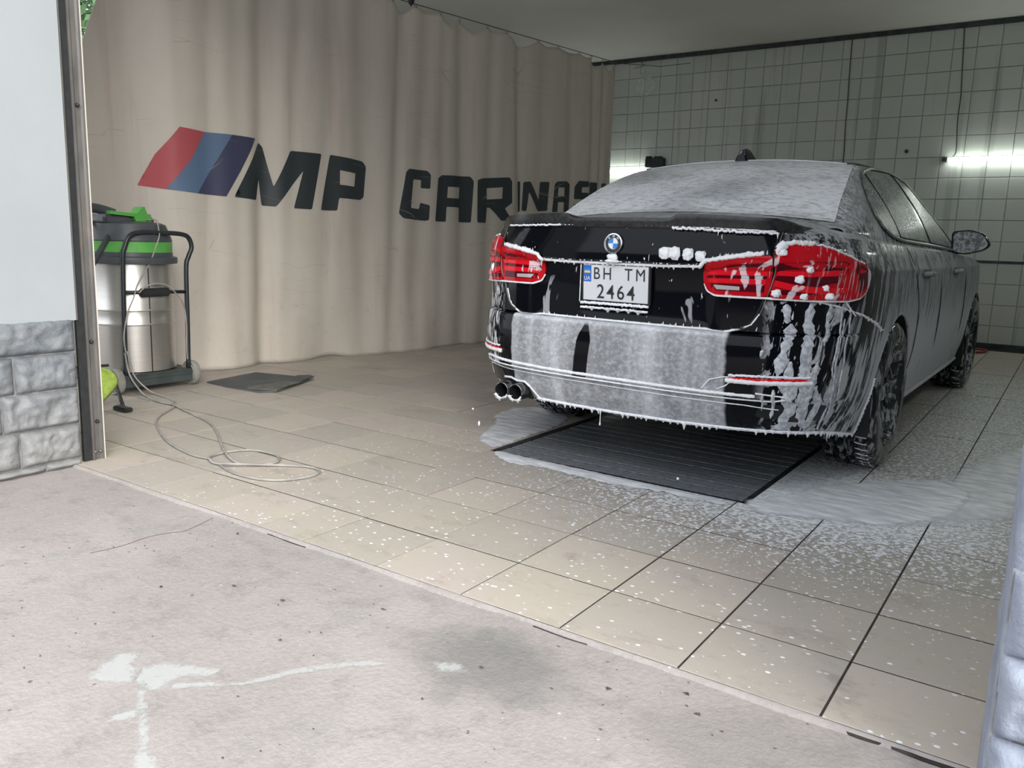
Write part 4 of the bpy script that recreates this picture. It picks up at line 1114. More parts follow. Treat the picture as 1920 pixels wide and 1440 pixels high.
# --- rear lamps
def rs(sg):   # rear shell in (x, z); x beyond the corner keeps growing along the flank
    def fn(x, z, h):
        if x <= .80: t = txr(x, .87)
        else: t = txr(.80, .87)+(x-.80)/.155
        p = S(t, z, h); return Vector((sg*p.x, p.y, p.z))
    return fn
INL = [(.363, .846), (.368, .895), (.392, .917), (.50, .934), (.627, .948), (.612, .86), (.598, .796), (.42, .796), (.385, .81)]
OUTL = [(.634, .948), (.642, .980), (.68, .990), (.76, .985), (.84, .962), (.93, .935), (1.02, .915), (1.035, .885), (1.0, .835), (.94, .800), (.86, .790), (.70, .790), (.604, .794), (.618, .86)]
for sg in (1, -1):
    f0 = rs(sg); nm = 'right' if sg > 0 else 'left'
    lid = patch('boot_lamp', round_poly(INL, .014, 3), .02, f0, M_lens, car, skirt=.014)
    out = patch('rear_lamp', round_poly(OUTL, .016, 3), .02, f0, M_lens, car, skirt=.016)
    lid['label'] = 'red lamp section on the boot lid'; out['label'] = 'red lamp section wrapping round the corner'
    f1 = lambda x, z, h, e=.0145: f0(x, z, e+h)
    f2 = lambda x, z, h, e=.0165: f0(x, z, e+h)
    patch('dark_band', [(.392, .905), (.50, .912), (.605, .918), (.60, .892), (.39, .888)], .02, f1, M_lensd, lid)
    patch('dark_band', [(.385, .868), (.597, .872), (.596, .862), (.386, .858)], .02, f1, M_lensd, lid)
    patch('dark_band', [(.400, .838), (.59, .838), (.588, .812), (.42, .812), (.405, .82)], .02, f1, M_lensd, lid)
    patch('reversing_lens', [(.415, .833), (.505, .830), (.505, .816), (.425, .816)], .02, f2, M_revlamp, lid)
    patch('light_bar', [(.388, .887), (.60, .892), (.60, .874), (.386, .870)], .02, f2, M_lensb, lid)
    patch('light_bar', [(.388, .857), (.594, .860), (.593, .842), (.392, .840)], .02, f2, M_lensb, lid)
    patch('dark_band', [(.638, .920), (.74, .925), (.86, .930), (.90, .915), (.84, .900), (.74, .893), (.634, .892)], .02, lambda x, z, h: f0(x, z, .0168+h), M_lensd, out)
    patch('dark_band', [(.628, .874), (.72, .872), (.82, .880), (.80, .855), (.74, .838), (.68, .845), (.62, .860)], .02, lambda x, z, h: f0(x, z, .0168+h), M_lensd, out)
    patch('dark_band', [(.615, .825), (.70, .822), (.78, .815), (.70, .806), (.612, .808)], .02, lambda x, z, h: f0(x, z, .0168+h), M_lensd, out)
    patch('light_bar', [(.632, .893), (.74, .893), (.82, .902), (.90, .925), (.88, .895), (.80, .878), (.72, .873), (.628, .876)], .02, lambda x, z, h: f0(x, z, .019+h), M_lensb, out)
    patch('light_bar', [(.624, .858), (.68, .845), (.76, .835), (.84, .836), (.86, .822), (.76, .812), (.68, .820), (.618, .838)], .02, lambda x, z, h: f0(x, z, .019+h), M_lensb, out)
    patch('dark_band', [(.93, .925), (1.02, .905), (1.02, .875), (.97, .835), (.93, .815), (.92, .87)], .02, lambda x, z, h: f0(x, z, .0168+h), M_lensd, out)
    # reflector low in the bumper with its slot
    if sg > 0: RF = [(.50, .475), (.50, .487), (.755, .492), (.76, .478)]
    else: RF = [(.60, .475), (.60, .487), (.90, .492), (.905, .478)]
    patch('reflector', RF, .02, rs(sg), M_lensb, car, skirt=.008)['label'] = 'slim red reflector low in the bumper'

# --- seams
def line(name, pts, r, mat, fn=None, sub=6, parent=car, seg=5):
    q = catmull([fn(*p) if fn else Vector(p) for p in pts], sub) if sub else [fn(*p) if fn else Vector(p) for p in pts]
    return tube(name, q, r, mat, parent, seg)
for sg in (1, -1):
    f0 = rs(sg)
    line('boot_seam', [(0, .660, .0), (.25, .658, .0), (.42, .660, .0), (.50, .668, .0), (.545, .690, .0), (.572, .735, .0), (.588, .785, .0), (.60, .83, .006), (.616, .89, .010), (.632, .95, .008), (.655, 1.00, 0), (.675, 1.035, 0)], .0045, M_gap, f0, 5)
    line('boot_edge', [(.50, .664, .003), (.552, .688, .003), (.580, .735, .003), (.596, .785, .004), (.608, .83, .016), (.624, .89, .018), (.640, .95, .014), (.663, 1.00, .003), (.683, 1.035, .003)], .0022, M_wchrome, f0, 5)
    sf = lambda y, z, h: (lambda p: Vector((sg*p.x, p.y, p.z)))(S(tys(y), z, h))
    line('bumper_seam', [(.16, .785, .0), (.24, .765, .0), (.40, .728, .0), (.56, .690, .0), (.66, .655, 0)], .003, M_gap, sf, 5)
    line('door_seam', [(1.40, .40, 0), (1.47, .52, 0), (1.46, .70, 0), (1.36, .86, 0), (1.31, .95, 0), (1.30, .998, 0)], .0035, M_gap, sf, 5)
    line('door_seam', [(2.16, .22, 0), (2.17, .5, 0), (2.14, .8, 0), (2.12, .98, 0)], .0035, M_gap, sf, 5)
    line('door_seam', [(3.20, .22, 0), (3.22, .5, 0), (3.20, .8, 0), (3.17, .96, 0)], .0035, M_gap, sf, 5)
    # sill blade
    line('sill_blade', [(1.42, .255, .004), (2.0, .25, .006), (3.0, .25, .006), (3.50, .255, .004)], .012, M_paint, sf, 4)
    # door handles
    for y0 in (1.52, 2.60):
        hd = line('door_handle', [(y0, .872, .004), (y0+.03, .874, .026), (y0+.10, .872, .034), (y0+.18, .868, .028), (y0+.21, .866, .004)], .012, M_paint, sf, 4, seg=8)
        patch('handle_cup', [(y0+.02, .85), (y0+.19, .85), (y0+.19, .895), (y0+.02, .895)], .03, lambda u, v, h: sf(u, v, .002), M_trimb, car)
# fuel-flap style and wheel arch lips
for sg in (1, -1):
    for yc in (RW, FW):
        pts = []
        for k in range(25):
            a = math.pi*k/24; y_ = yc-ARCH*math.cos(a); z_ = WR+ARCH*math.sin(a)-.004
            if z_ < .20: continue
            p = S(tys(y_), max(z_, .2), .0); pts.append(Vector((sg*(p.x-.004), p.y, p.z)))
        tube('arch_lip', pts, .007, M_paint, car, 6)
        # dark liner
        bm = bmesh.new(); A = []
        for k in range(25):
            a = math.pi*k/24; A.append((yc-(ARCH-.004)*math.cos(a), WR+(ARCH-.004)*math.sin(a)))
        A = [(yc-ARCH+.004, .20)]+A+[(yc+ARCH-.004, .20)]
        V1 = [bm.verts.new((sg*.895, y_, z_)) for y_, z_ in A]; V2 = [bm.verts.new((sg*.62, y_, z_)) for y_, z_ in A]
        for k in range(len(A)-1): bm.faces.new((V1[k], V1[k+1], V2[k+1], V2[k]))
        bm.faces.new(V2); bmobj('wheel_liner', bm, M_under, car)
# crease line along bumper lower edge, diffuser and underbody
box('underbody', (-.72, .50, .24), (.72, 4.35, .28), M_under, car)
o = box('rear_panel_inner', (-.55, .20, .33), (.55, .55, .60), M_under, car)
# outlet recesses left and right of the lower bumper
for sg in (1, -1):
    patch('vent_recess', round_poly([(.60, .335), (.62, .385), (.78, .392), (.86, .375), (.84, .325), (.74, .315)], .02, 3), .03, lambda u, v, h: rs(sg)(u, v, .002+h), M_trimb, car)
# exhaust cut-out and tips on the left
patch('exhaust_opening', round_poly([(.44, .262), (.455, .335), (.60, .345), (.62, .30), (.60, .258)], .02, 3), .03, lambda u, v, h: rs(-1)(u, v, .003), M_gap, car)
for xx in (-.555, -.478):
    M_ = Matrix.Translation((xx, .02, .298)) @ Matrix.Rotation(math.radians(-90), 4, 'X')
    lathe('exhaust_tip', [(.028, .20), (.030, .02), (.034, -.002), (.038, .0), (.039, .01), (.038, .24)], M_chrome if False else flat('dark_chrome', (.16, .165, .17), .2, metal=.9), car, 28, M_)

# --- number plate
plate = empty('number_plate', (-.008, .052, .813)); plate.parent = car
plate.rotation_euler = (math.radians(4), 0, 0)
M_plate = flat('plate_white', (.66, .68, .72), .3); M_ink2 = flat('plate_ink', (.02, .02, .022), .4); M_eub = flat('plate_blue', (.02, .13, .55), .35); M_yel = flat('flag_yellow', (.85, .65, .05), .4)
box('plate_frame', (-.162, -.012, -.088), (.160, .004, .082), M_trimb, plate, .003)
box('plate_sheet', (-.150, -.0155, -.073), (.150, -.011, .074), M_plate, plate, .001)
box('country_band', (-.149, -.0165, .004), (-.112, -.0155, .072), M_eub, plate)
box('flag_stripe', (-.144, -.0172, .040), (-.117, -.0163, .0485), M_yel, plate)
box('flag_stripe', (-.144, -.0172, .0488), (-.117, -.0163, .057), flat('flag_blue', (.03, .25, .75), .4), plate)
def text(s, x, z, h, mat, parent, y=-.0172, sx_=1.0, name='characters', bold=0.0, rot=0, depth=.0004):
    cu_ = bpy.data.curves.new(name, 'FONT'); cu_.body = s; cu_.size = 1; cu_.align_x = 'CENTER'; cu_.align_y = 'CENTER'; cu_.offset = bold; cu_.extrude = .0
    tmp = bpy.data.objects.new(name, cu_); COL.objects.link(tmp); dg = bpy.context.evaluated_depsgraph_get(); dg.update()
    me = bpy.data.meshes.new_from_object(tmp.evaluated_get(dg)); bpy.data.objects.remove(tmp)
    zs = [v.co.y for v in me.vertices]; hh = max(zs)-min(zs); mid = (max(zs)+min(zs))/2; k = h/hh
    xs2 = [v.co.x for v in me.vertices]; mx_ = (max(xs2)+min(xs2))/2
    for v in me.vertices:
        a, c_ = (v.co.x-mx_)*k*sx_, (v.co.y-mid)*k
        if rot: a, c_ = a*math.cos(rot)-c_*math.sin(rot), a*math.sin(rot)+c_*math.cos(rot)
        v.co = Vector((x+a, y, z+c_))
    me.materials.clear(); me.materials.append(mat); o = bpy.data.objects.new(name, me); return link(o, parent)
text('UA', -.1305, .018, .016, M_plate, plate, -.0173, 1.0, 'country_code', .01)
for ch, x_ in (('B', -.084), ('H', -.036), ('T', .062), ('M', .116)): text(ch, x_, .040, .048, M_ink2, plate, sx_=.86, name='character', bold=.0)
for ch, x_ in (('2', -.066), ('4', -.020), ('6', .028), ('4', .074)): text(ch, x_, -.034, .058, M_ink2, plate, sx_=.92, name='character', bold=.004)

# --- maker's roundel
bd = empty('roundel', (-.010, .012, .975)); bd.parent = car; bd.rotation_euler = (math.radians(-4), 0, 0)
MR = Matrix.Rotation(math.radians(90), 4, 'X')
lathe('rim', [(.0345, .004), (.036, .0065), (.041, .006), (.042, .002), (.042, -.004)], M_chrome, bd, 40, MR)
lathe('ring', [(.023, .0045), (.035, .0045)], flat('roundel_black', (.01, .01, .012), .2), bd, 40, MR)
lathe('inner_rim', [(.0215, .0045), (.0225, .0062), (.024, .0045)], M_chrome, bd, 40, MR)
M_bb, M_bw = flat('roundel_blue', (.02, .20, .62), .25), flat('roundel_white', (.78, .80, .82), .25)
for q in range(4):
    bm = bmesh.new(); pts = [(0, 0)]+[(.022*math.cos(math.pi/2*q+math.pi/2*k/8), .022*math.sin(math.pi/2*q+math.pi/2*k/8)) for k in range(9)]
    bm.faces.new([bm.verts.new((a, -.005, c_)) for a, c_ in pts]); bmobj('quarter', bm, M_bb if q in (1, 3) else M_bw, bd)
for ch, an in (('B', 42), ('M', 0), ('W', -42)):
    a = math.radians(an); text(ch, -.0292*math.sin(a), .0292*math.cos(a), .0085, M_bw, bd, -.0052, 1, 'character', .01, a)

# --- wheels
def wheel(sg, yc, name='wheel'):
    w_ = empty(name, (sg*.785, yc, WR)); w_.parent = car
    M_ = Matrix.Rotation(math.radians(90)*sg, 4, 'Y')
    hw = .122; r = WR
    prof = [(.232, hw-.012), (.238, hw), (.262, hw+.004), (.300, hw+.002), (r-.016, hw-.010), (r-.006, hw-.022), (r-.001, hw-.034), (r-.001, .058), (r-.008, .056), (r-.008, .048), (r, .046), (r, .004), (r-.008, .003), (r-.008, -.005), (r, -.006), (r, -.048), (r-.008, -.05), (r-.008, -.058), (r-.001, -.06), (r-.001, -hw+.034), (r-.006, -hw+.022), (r-.016, -hw+.010), (.30, -hw), (.232, -hw+.01)]
    lathe('tyre', [(a, b_) for a, b_ in prof], M_tyre, w_, 72, M_, ang=50)
    # tread blocks with foam in the grooves, joined: too many to tell apart one by one
    bm = bmesh.new(); bf_ = bmesh.new(); N = 56
    for k in range(N):
        a0 = 2*math.pi*k/N
        for z0, z1 in ((hw-.036, hw-.058), (.052, .012), (-.008, -.050), (-.058, -hw+.03)):
            rr0, rr1 = r-.002, r+.0045
            A = []
            for aa in (a0, a0+.080):
                for zz in (z0, z1):
                    for rr in (rr0, rr1): A.append((rr, aa+(zz)*.5, zz))
            V = [bm.verts.new(M_ @ Vector((q[0]*math.cos(q[1]), q[0]*math.sin(q[1]), q[2]))) for q in A]
            for f in ((0, 1, 3, 2), (4, 6, 7, 5), (0, 4, 5, 1), (2, 3, 7, 6), (1, 5, 7, 3)): bm.faces.new([V[i] for i in f])
        aa = a0+.094
        if yc < 2 or k % 2 == 0:
            pts = []
            for i in range(6):
                zz = hw-.030-.050*i/5; an = aa+zz*.5+.012*math.sin(i*.63); pts.append(M_ @ Vector(((r+.001)*math.cos(an), (r+.001)*math.sin(an), zz)))
            if pts[0].z < .25 and pts[0].y < .02: tube_bm(bf_, pts, .0035, 5)
    o = bmobj('tread', bm, M_tyre, w_); tag(o, kind='stuff')
    if len(bf_.verts): o = bmobj('tread_foam', bf_, M_foam, w_, True); tag(o, kind='stuff')
    else: bf_.free()
    rp_ = [(.234, hw-.006), (.226, hw-.002), (.222, hw-.018), (.205, hw-.04), (.20, -.02), (.21, -hw+.02)]
    lathe('rim', rp_, M_rim, w_, 60, M_)
    lathe('brake_disc', [(.03, .03), (.165, .03), (.165, .015), (.03, .015)], M_metal_dark, w_, 40, M_)
    lathe('hub', [(.001, hw-.035), (.028, hw-.034), (.034, hw-.042), (.060, hw-.055), (.07, hw-.08), (.07, 0)], M_rim, w_, 30, M_)
    for k in range(5):
        for d_ in (-.16, .16):
            a = 2*math.pi*k/5+.3; bm = bmesh.new(); rows = []
            for i in range(8):
                t = i/7; rr = .05+(.215-.05)*t; an = a+d_*(1-t)*.9+d_*1.15*t; ww = .017-.004*math.sin(t*3.1); zo = hw-.052+.035*t**1.3
                c0 = Vector((rr*math.cos(an), rr*math.sin(an), zo)); tg = Vector((-math.sin(an), math.cos(an), 0))
                rows.append([bm.verts.new(M_ @ p) for p in (c0-tg*ww-Vector((0, 0, .03)), c0-tg*ww*.8, c0+tg*ww*.8, c0+tg*ww-Vector((0, 0, .03)))])
            for i in range(7):
                for j in range(3): bm.faces.new((rows[i][j], rows[i][j+1], rows[i+1][j+1], rows[i+1][j]))
            bmobj('spoke', bm, M_rim, w_, True)
    return w_
for sg in (1, -1):
    for yc in (RW, FW): wheel(sg, yc)

# --- door mirrors
for sg in (1, -1):
    mr = empty('door_mirror', (sg*.765, 3.02, 1.0)); mr.parent = car
    gp = round_poly([(.060, -.012), (.052, .112), (.15, .124), (.225, .100), (.262, .035), (.225, .004), (.14, -.020)], .022, 3)
    gc = Vector((.15, .05)); bm = bmesh.new(); R_ = []
    for yo, k in ((-.036, .96), (-.040, 1.03), (-.030, 1.09), (.0, 1.10), (.035, 1.02), (.065, .82), (.085, .5)):
        R_.append([bm.verts.new((sg*(gc.x+(a-gc.x)*k), yo, gc.y+(c_-gc.y)*k)) for a, c_ in gp])
    for i in range(len(R_)-1):
        for k in range(len(gp)): bm.faces.new((R_[i][k], R_[i][(k+1) % len(gp)], R_[i+1][(k+1) % len(gp)], R_[i+1][k]))
    bm.faces.new(R_[-1][::-1]); o = bmobj('housing', bm, M_trimb, mr); smooth_by_angle(o, 50)
    bm = bmesh.new(); bm.faces.new([bm.verts.new((sg*(gc.x+(a-gc.x)*.97), -.0365, gc.y+(c_-gc.y)*.97)) for a, c_ in gp]); bmobj('mirror_glass', bm, M_mglass, mr)
    tube('mirror_arm', [(sg*-.03, .02, -.01), (sg*.04, .02, -.01), (sg*.10, .02, .0)], [.03, .02, .022], M_trimb, mr, 8)
# ------------------------------------------------------------------ foam that has gathered on edges, with its drips
rf = random.Random(11)
def foam_edge(name, pts, r=.004, drip=.010, every=.02, parent=car, jag=.0, label=None):
    """pts: world-shape polyline; beads along it with drips hanging down"""
    P = [Vector(p) for p in pts]; D = [0]
    for i in range(1, len(P)): D.append(D[-1]+(P[i]-P[i-1]).length)
    def at(s):
        for i in range(1, len(D)):
            if s <= D[i]: k = (s-D[i-1])/max(1e-9, D[i]-D[i-1]); return P[i-1].lerp(P[i], k)
        return P[-1]
    bm = bmesh.new(); n = max(2, int(D[-1]/.006)); q = []; rr = []
    for i in range(n+1):
        s = D[-1]*i/n; q.append(at(s)+Vector((0, 0, rf.uniform(-1, 1)*jag))); rr.append(r*(.75+.5*(.5+.5*mnoise.noise(Vector((s*30, len(P), 0)))) + rf.uniform(0, .25)))
    tube_bm(bm, q, rr, 6)
    s = every*rf.random()
    while drip and s < D[-1]:
        p = at(s); h_ = drip*rf.uniform(.35, 1.0)*(2.2 if rf.random() < .06 else 1); w_ = min(every*rf.uniform(.16, .26), drip*.55)
        tube_bm(bm, [p+Vector((0, 0, r*.3)), p-Vector((0, 0, h_*.35)), p-Vector((0, 0, h_*.75)), p-Vector((0, 0, h_))], [w_*2.3, w_*1.1, w_*.5, w_*.34], 6)
        s += every*rf.uniform(.65, 1.35)
    o = bmobj(name, bm, M_foam, parent, True); tag(o, label, kind='stuff'); return o
def RP(pts, h=.003):   # signed x, z on the rear shell
    pr = resample(pts, .015, False); return [rs(1 if x >= 0 else -1)(abs(x), z, h) for x, z in pr]
foam_edge('foam_drips', RP([(-.385, .902), (-.2, .898), (0, .898), (.2, .898), (.36, .902)], .004), .0055, .016, .026)
foam_edge('foam_drips', RP([(-.62, 1.043), (-.4, 1.047), (0, 1.048), (.4, 1.046), (.66, 1.036)], .003), .0042, .006, .02, jag=.001)
foam_edge('foam_drips', [p+Vector((0, -.012, 0)) for p in RP([(-.64, 1.040), (-.30, 1.046)], .003)], .0035, .005, .014, jag=.0025)
foam_edge('foam_drips', [p+Vector((0, -.010, -.002)) for p in RP([(.26, 1.044), (.67, 1.032)], .003)], .0048, .010, .016, jag=.0045)
foam_edge('foam_line', RP([(-.515, .672), (-.49, .660), (-.3, .657), (0, .656), (.3, .655), (.44, .657), (.50, .666)], .004), .0045, 0, .02)
foam_edge('foam_line', RP([(-.58, .76), (-.56, .71), (-.545, .69), (-.515, .672)], .002), .0028, 0, .02)
foam_edge('foam_line', RP([(.50, .666), (.552, .688), (.578, .73)], .002), .0032, 0, .02)
# bumper crease and the loop lines
foam_edge('foam_line', RP([(-.74, .432), (-.70, .438), (-.56, .432), (-.3, .427), (0, .424), (.3, .421), (.52, .419), (.60, .418)], .003), .0062, 0, .02, jag=.0008)
foam_edge('foam_line', RP([(-.74, .432), (-.74, .415), (-.60, .412), (0, .408), (.50, .403), (.66, .402), (.70, .41), (.70, .42), (.60, .43)], .002), .003, 0, .02)
foam_edge('foam_line', RP([(-.78, .33), (-.79, .385), (-.70, .397), (-.56, .392), (0, .386), (.4, .380), (.56, .378), (.68, .366)], .002), .0022, 0, .02)
foam_edge('foam_line', RP([(.40, .43), (.43, .47), (.48, .485), (.515, .487), (.515, .475), (.49, .45), (.46, .435)], .002), .0022, 0, .02)
# reflector ledges
foam_edge('foam_drips', RP([(.49, .474), (.60, .473), (.77, .477)], .005), .0085, .006, .03, jag=.001)
foam_edge('foam_drips', RP([(.50, .494), (.60, .498), (.765, .498)], .004), .0045, .004, .03, jag=.002)
foam_edge('foam_drips', RP([(-.595, .474), (-.72, .473), (-.92, .480)], .005), .0085, .004, .03, jag=.001)
foam_edge('foam_drips', RP([(-.605, .496), (-.72, .497), (-.90, .498)], .004), .004, .004, .03, jag=.002)
# lower bumper edge
def bot(x):
    x = abs(x); return zbot(txr(x, .87) if x <= .80 else txr(.80, .87)+(x-.80)/.155)
xs_ = lin(-.42, .86, 40)
foam_edge('foam_drips', RP([(x, bot(x)+.003) for x in xs_], .003), .0060, .020, .034)
foam_edge('foam_drips', RP([(x, bot(x)+.002) for x in lin(.86, 1.22, 14)], .003), .004, .018, .016)
foam_edge('foam_drips', RP([(x, bot(x)+.002) for x in lin(-.62, -.98, 10)], .003), .0035, .012, .03)
# around the lamps
foam_edge('foam_line', RP([(.368, .835), (.385, .806), (.42, .792), (.60, .791), (.72, .787), (.86, .786), (.94, .797), (.99, .825), (1.03, .88)], .010), .0042, .004, .05)
foam_edge('foam_line', RP([(-.368, .835), (-.385, .806), (-.42, .792), (-.60, .791), (-.72, .787), (-.86, .786), (-.94, .797)], .010), .0042, .004, .05)
for sg in (1, -1):
    k = sg
    foam_edge('foam_line', RP([(k*.36, .905), (k*.392, .922), (k*.50, .940), (k*.60, .953)], .013), .0075, .0, .02, jag=.002)
    foam_edge('foam_line', RP([(k*.42, .930), (k*.50, .944), (k*.60, .957)], .009), .006, .0, .02, jag=.005)
foam_edge('foam_line', RP([(.648, .975), (.66, .987), (.70, .993), (.76, .990)], .014), .009, 0, .02, jag=.004)
foam_edge('foam_line', RP([(.64, .955), (.655, .97), (.675, .978)], .016), .010, 0, .02, jag=.006)
foam_edge('foam_line', RP([(.76, .990), (.84, .968), (.93, .940), (1.0, .922)], .012), .004, 0, .02, jag=.004)
foam_edge('foam_line', RP([(-.70, .995), (-.76, .985), (-.84, .962), (-.93, .935)], .012), .004, 0, .02, jag=.003)
# bumper to wing seam on the right
sfr = lambda y, z, h: S(tys(y), z, h)
foam_edge('foam_line', [sfr(y, z, .003) for y, z in ((.16, .787), (.24, .767), (.40, .730), (.56, .692), (.66, .657))], .004, .012, .05)
foam_edge('foam_line', [rs(1)(x, z, .003) for x, z in ((.86, .785), (.90, .75), (.93, .73))], .003, 0, .05)
# plate: foam under the frame and on its foot
foam_edge('foam_drips', [Vector((x, .034, .728)) for x in lin(-.165, .15, 20)], .0055, .006, .03, jag=.002)
foam_edge('foam_drips', [Vector((x, .034, .708)) for x in lin(-.165, .148, 20)], .0045, .018, .06, jag=.002)
foam_edge('foam_line', [Vector((-.172, .036, z)) for z in lin(.73, .885, 6)], .002, 0, .03)
# exhaust lips
for xx in (-.555, -.478):
    foam_edge('foam_drips', [Vector((xx+.036*math.sin(a), .018, .298-.036*math.cos(a))) for a in lin(-1.1, 1.1, 10)], .0035, .018, .035)
foam_edge('foam_drips', RP([(-.44, .325), (-.47, .345), (-.52, .342), (-.56, .352), (-.61, .348)], .004), .0048, .006, .03)
foam_edge('foam_line', RP([(-.395, .262), (-.41, .285), (-.44, .325)], .004), .004, 0, .03)
# one long drip
tube('foam_drip', [(-.055, .055, .275), (-.055, .055, .25), (-.055, .055, .225), (-.055, .055, .212), (-.055, .055, .205)], [.003, .0018, .0018, .0045, .002], M_foam, car, 8)
# foam pads that cover the model badge, and under the roundel
def pad(x, z, rx_, rz_, seed, y=None):
    bm = bmesh.new(); bmesh.ops.create_icosphere(bm, subdivisions=4, radius=1)
    for v in bm.verts:
        q = v.co.copy(); k = 1+.30*mnoise.noise(q*1.7+Vector((seed, 0, 0)))+.14*mnoise.noise(q*5+Vector((0, seed, 0)))
        q = Vector((math.copysign(abs(q.x)**.75, q.x), q.y, math.copysign(abs(q.z)**.75, q.z)))
        v.co = Vector((q.x*rx_*k, q.y*.012*k, q.z*rz_*k))
    o = bmobj('foam_pad', bm, M_foam, car, True); p = rs(1 if x >= 0 else -1)(abs(x), z, .004); o.location = p; return o
for i, (x, z, a, c_) in enumerate(((.222, .945, .024, .022), (.262, .945, .022, .024), (.318, .943, .021, .023), (.366, .938, .021, .018))): pad(x, z, a, c_, i*7.1)
pad(-.010, .918, .022, .016, 31); pad(-.012, .908, .030, .007, 37)
pad(.86, 1.0, .0, .0, 3) if False else None
for (x, z, a, c_, sd) in ((.700, .865, .020, .016, 41), (.772, .835, .016, .012, 43), (.74, .905, .013, .012, 47), (.63, .812, .018, .014, 51), (.715, .802, .016, .012, 53), (.78, .805, .024, .014, 57), (-.70, .85, .008, .02, 61), (.660, .960, .022, .012, 63)):
    o = pad(x, z, a, c_, sd); o.location.y -= .012
# small cone-shaped spikes of foam standing on ledges
bm = bmesh.new()
for (x0, x1, zf_, n) in ((-.36, .34, lambda x: .904, 40), (.40, .62, lambda x: .93+(x-.4)*.1, 22), (-.62, -.40, lambda x: .93+(abs(x)-.4)*.1, 16), (-.5, .5, lambda x: .66, 26)):
    for _ in range(n):
        x = rf.uniform(x0, x1); p = rs(1 if x >= 0 else -1)(abs(x), zf_(x), .003); hh = rf.uniform(.005, .016)
        if zf_(x) > .91: p.y -= .012
        tube_bm(bm, [p, p+Vector((rf.uniform(-.001, .001), .0005, hh*.5)), p+Vector((0, .001, hh))], [.0035, .0022, .0006], 5)
o = bmobj('foam_peaks', bm, M_foam, car, True); tag(o, kind='stuff')
# heavy runs on the right rear corner: ragged ribbons on the shell
bm = bmesh.new()
def run(x0, z0, z1, w_, seed, slant=0.0):
    n = max(4, int((z0-z1)/.009)); L_, R_ = [], []
    for i in range(n+1):
        t = i/n; z = z0+(z1-z0)*t; k = 1+.9*mnoise.noise(Vector((seed, z*26, 0)))+.5*mnoise.noise(Vector((seed*3, z*70, 1)))
        ww = w_*max(.18, k)*(min(1, t*6+.25))*(1 if t < .93 else 1.2-t); c_ = x0+slant*t+.010*mnoise.noise(Vector((seed*2, z*12, 4)))
        L_.append(bm.verts.new(rs(1)(c_-ww, z, .0012))); R_.append(bm.verts.new(rs(1)(c_+ww, z, .0012)))
    M2 = [bm.verts.new((a.co+b_.co)/2+ (rs(1)(x0, (a.co.z), .006)-rs(1)(x0, a.co.z, .0012))) for a, b_ in zip(L_, R_)]
    for i in range(n):
        bm.faces.new((L_[i], M2[i], M2[i+1], L_[i+1])); bm.faces.new((M2[i], R_[i], R_[i+1], M2[i+1]))
for a in ((.665, .772, .70, .011, 1), (.735, .775, .30, .016, 2, .02), (.685, .70, .50, .016, 3, -.02), (.70, .56, .30, .012, 4, .0), (.79, .775, .62, .006, 5), (.775, .56, .275, .011, 6, -.02), (.845, .775, .50, .0045, 7), (.86, .72, .30, .006, 9, .0),
          (.655, .50, .42, .014, 10, .06), (.715, .50, .38, .016, 11), (.66, .45, .33, .006, 12), (.625, .43, .36, .004, 13), (.605, .60, .57, .005, 14), (.90, .74, .40, .004, 21), (.72, .40, .28, .018, 22, -.02), (.80, .42, .275, .012, 23, -.03), (.84, .38, .275, .008, 24, -.02)):
    run(*a)
M_foamthin, b = newmat('thin_foam'); v_ = vec(*xyz('Object')); nf = noise(v_, 55, 3, .65)
setp(b, col=mixc(nf.ss(.35, .65), (.34, .36, .41), (.66, .69, .75)), rough=.45, normal=bump(nf, .4, .003))
o = bmobj('foam_runs', bm, M_foamthin, car, True, recalc=True); tag(o, kind='stuff')

# --- foam on the floor
def floorfoam(name, poly, label, dens=.5, h=.004, d=.035, sub=None):
    m, b = newmat(name+'_film'); x, y, z = xyz('World'); v = vec(x, y, z)
    n = noise(vec(x*4, y*14, 0), 2, 4, .6); at = X.nt.nodes.new('ShaderNodeAttribute'); at.attribute_name = 'edge'; e = X(at.outputs['Fac'])
    al = (e*1.25+(noise(v, 16, 4, .7)-.5)*.9).ss(.05, dens)*(.66+n.ss(.3, .7)*.33)
    setp(b, col=mixc(n.ss(.25, .75), (.74, .77, .84), (.90, .92, .95)), rough=.35, alpha=al, normal=bump(n, .3, .004))
    poly = round_poly(poly, .06, 3)
    def fn(u, v, hh): return Vector((u, v, .0035))
    o = patch(name, poly, d, fn, m, None)
    at_ = o.data.attributes.new('edge', 'FLOAT', 'POINT')
    pl_ = [Vector(p) for p in resample(poly, .02)]
    for i, vv in enumerate(o.data.vertices):
        dd = min((Vector((vv.co.x, vv.co.y))-p).length for p in pl_); at_.data[i].value = min(1, dd/.09); vv.co.z = .0025+h*min(1, dd/.05)
    tag(o, label, 'foam', kind=None); return o
floorfoam('foam_puddle', [(-.60, .06), (-.75, .11), (-.86, .27), (-.93, .49), (-1.06, .65), (-1.10, .93), (-1.0, 1.08), (-.70, .95), (-.62, .67), (-.615, .42)], 'grey-white foam puddle on the tiles left of the grating', .40)
ff = floorfoam('foam_streak', [(-.60, .062), (-.56, -.02), (-.50, -.065), (-.42, -.10), (-.27, -.05), (-.146, -.075), (.04, -.085), (.31, -.045), (.495, -.06), (.585, -.022), (.50, .028), (.20, .035), (-.10, .04), (-.336, .05), (-.48, .05)], 'bright white streak of foam along the front edge of the grating', .16, .006, .02)
floorfoam('foam_puddle', [(.57, .04), (.60, .12), (.69, .26), (.74, .45), (.86, .62), (1.0, .78), (1.15, .95), (1.32, .80), (1.30, .40), (1.12, .10), (.90, .02), (.74, -.05), (.63, -.04)], 'smooth foam puddle behind the right rear wheel', .55)
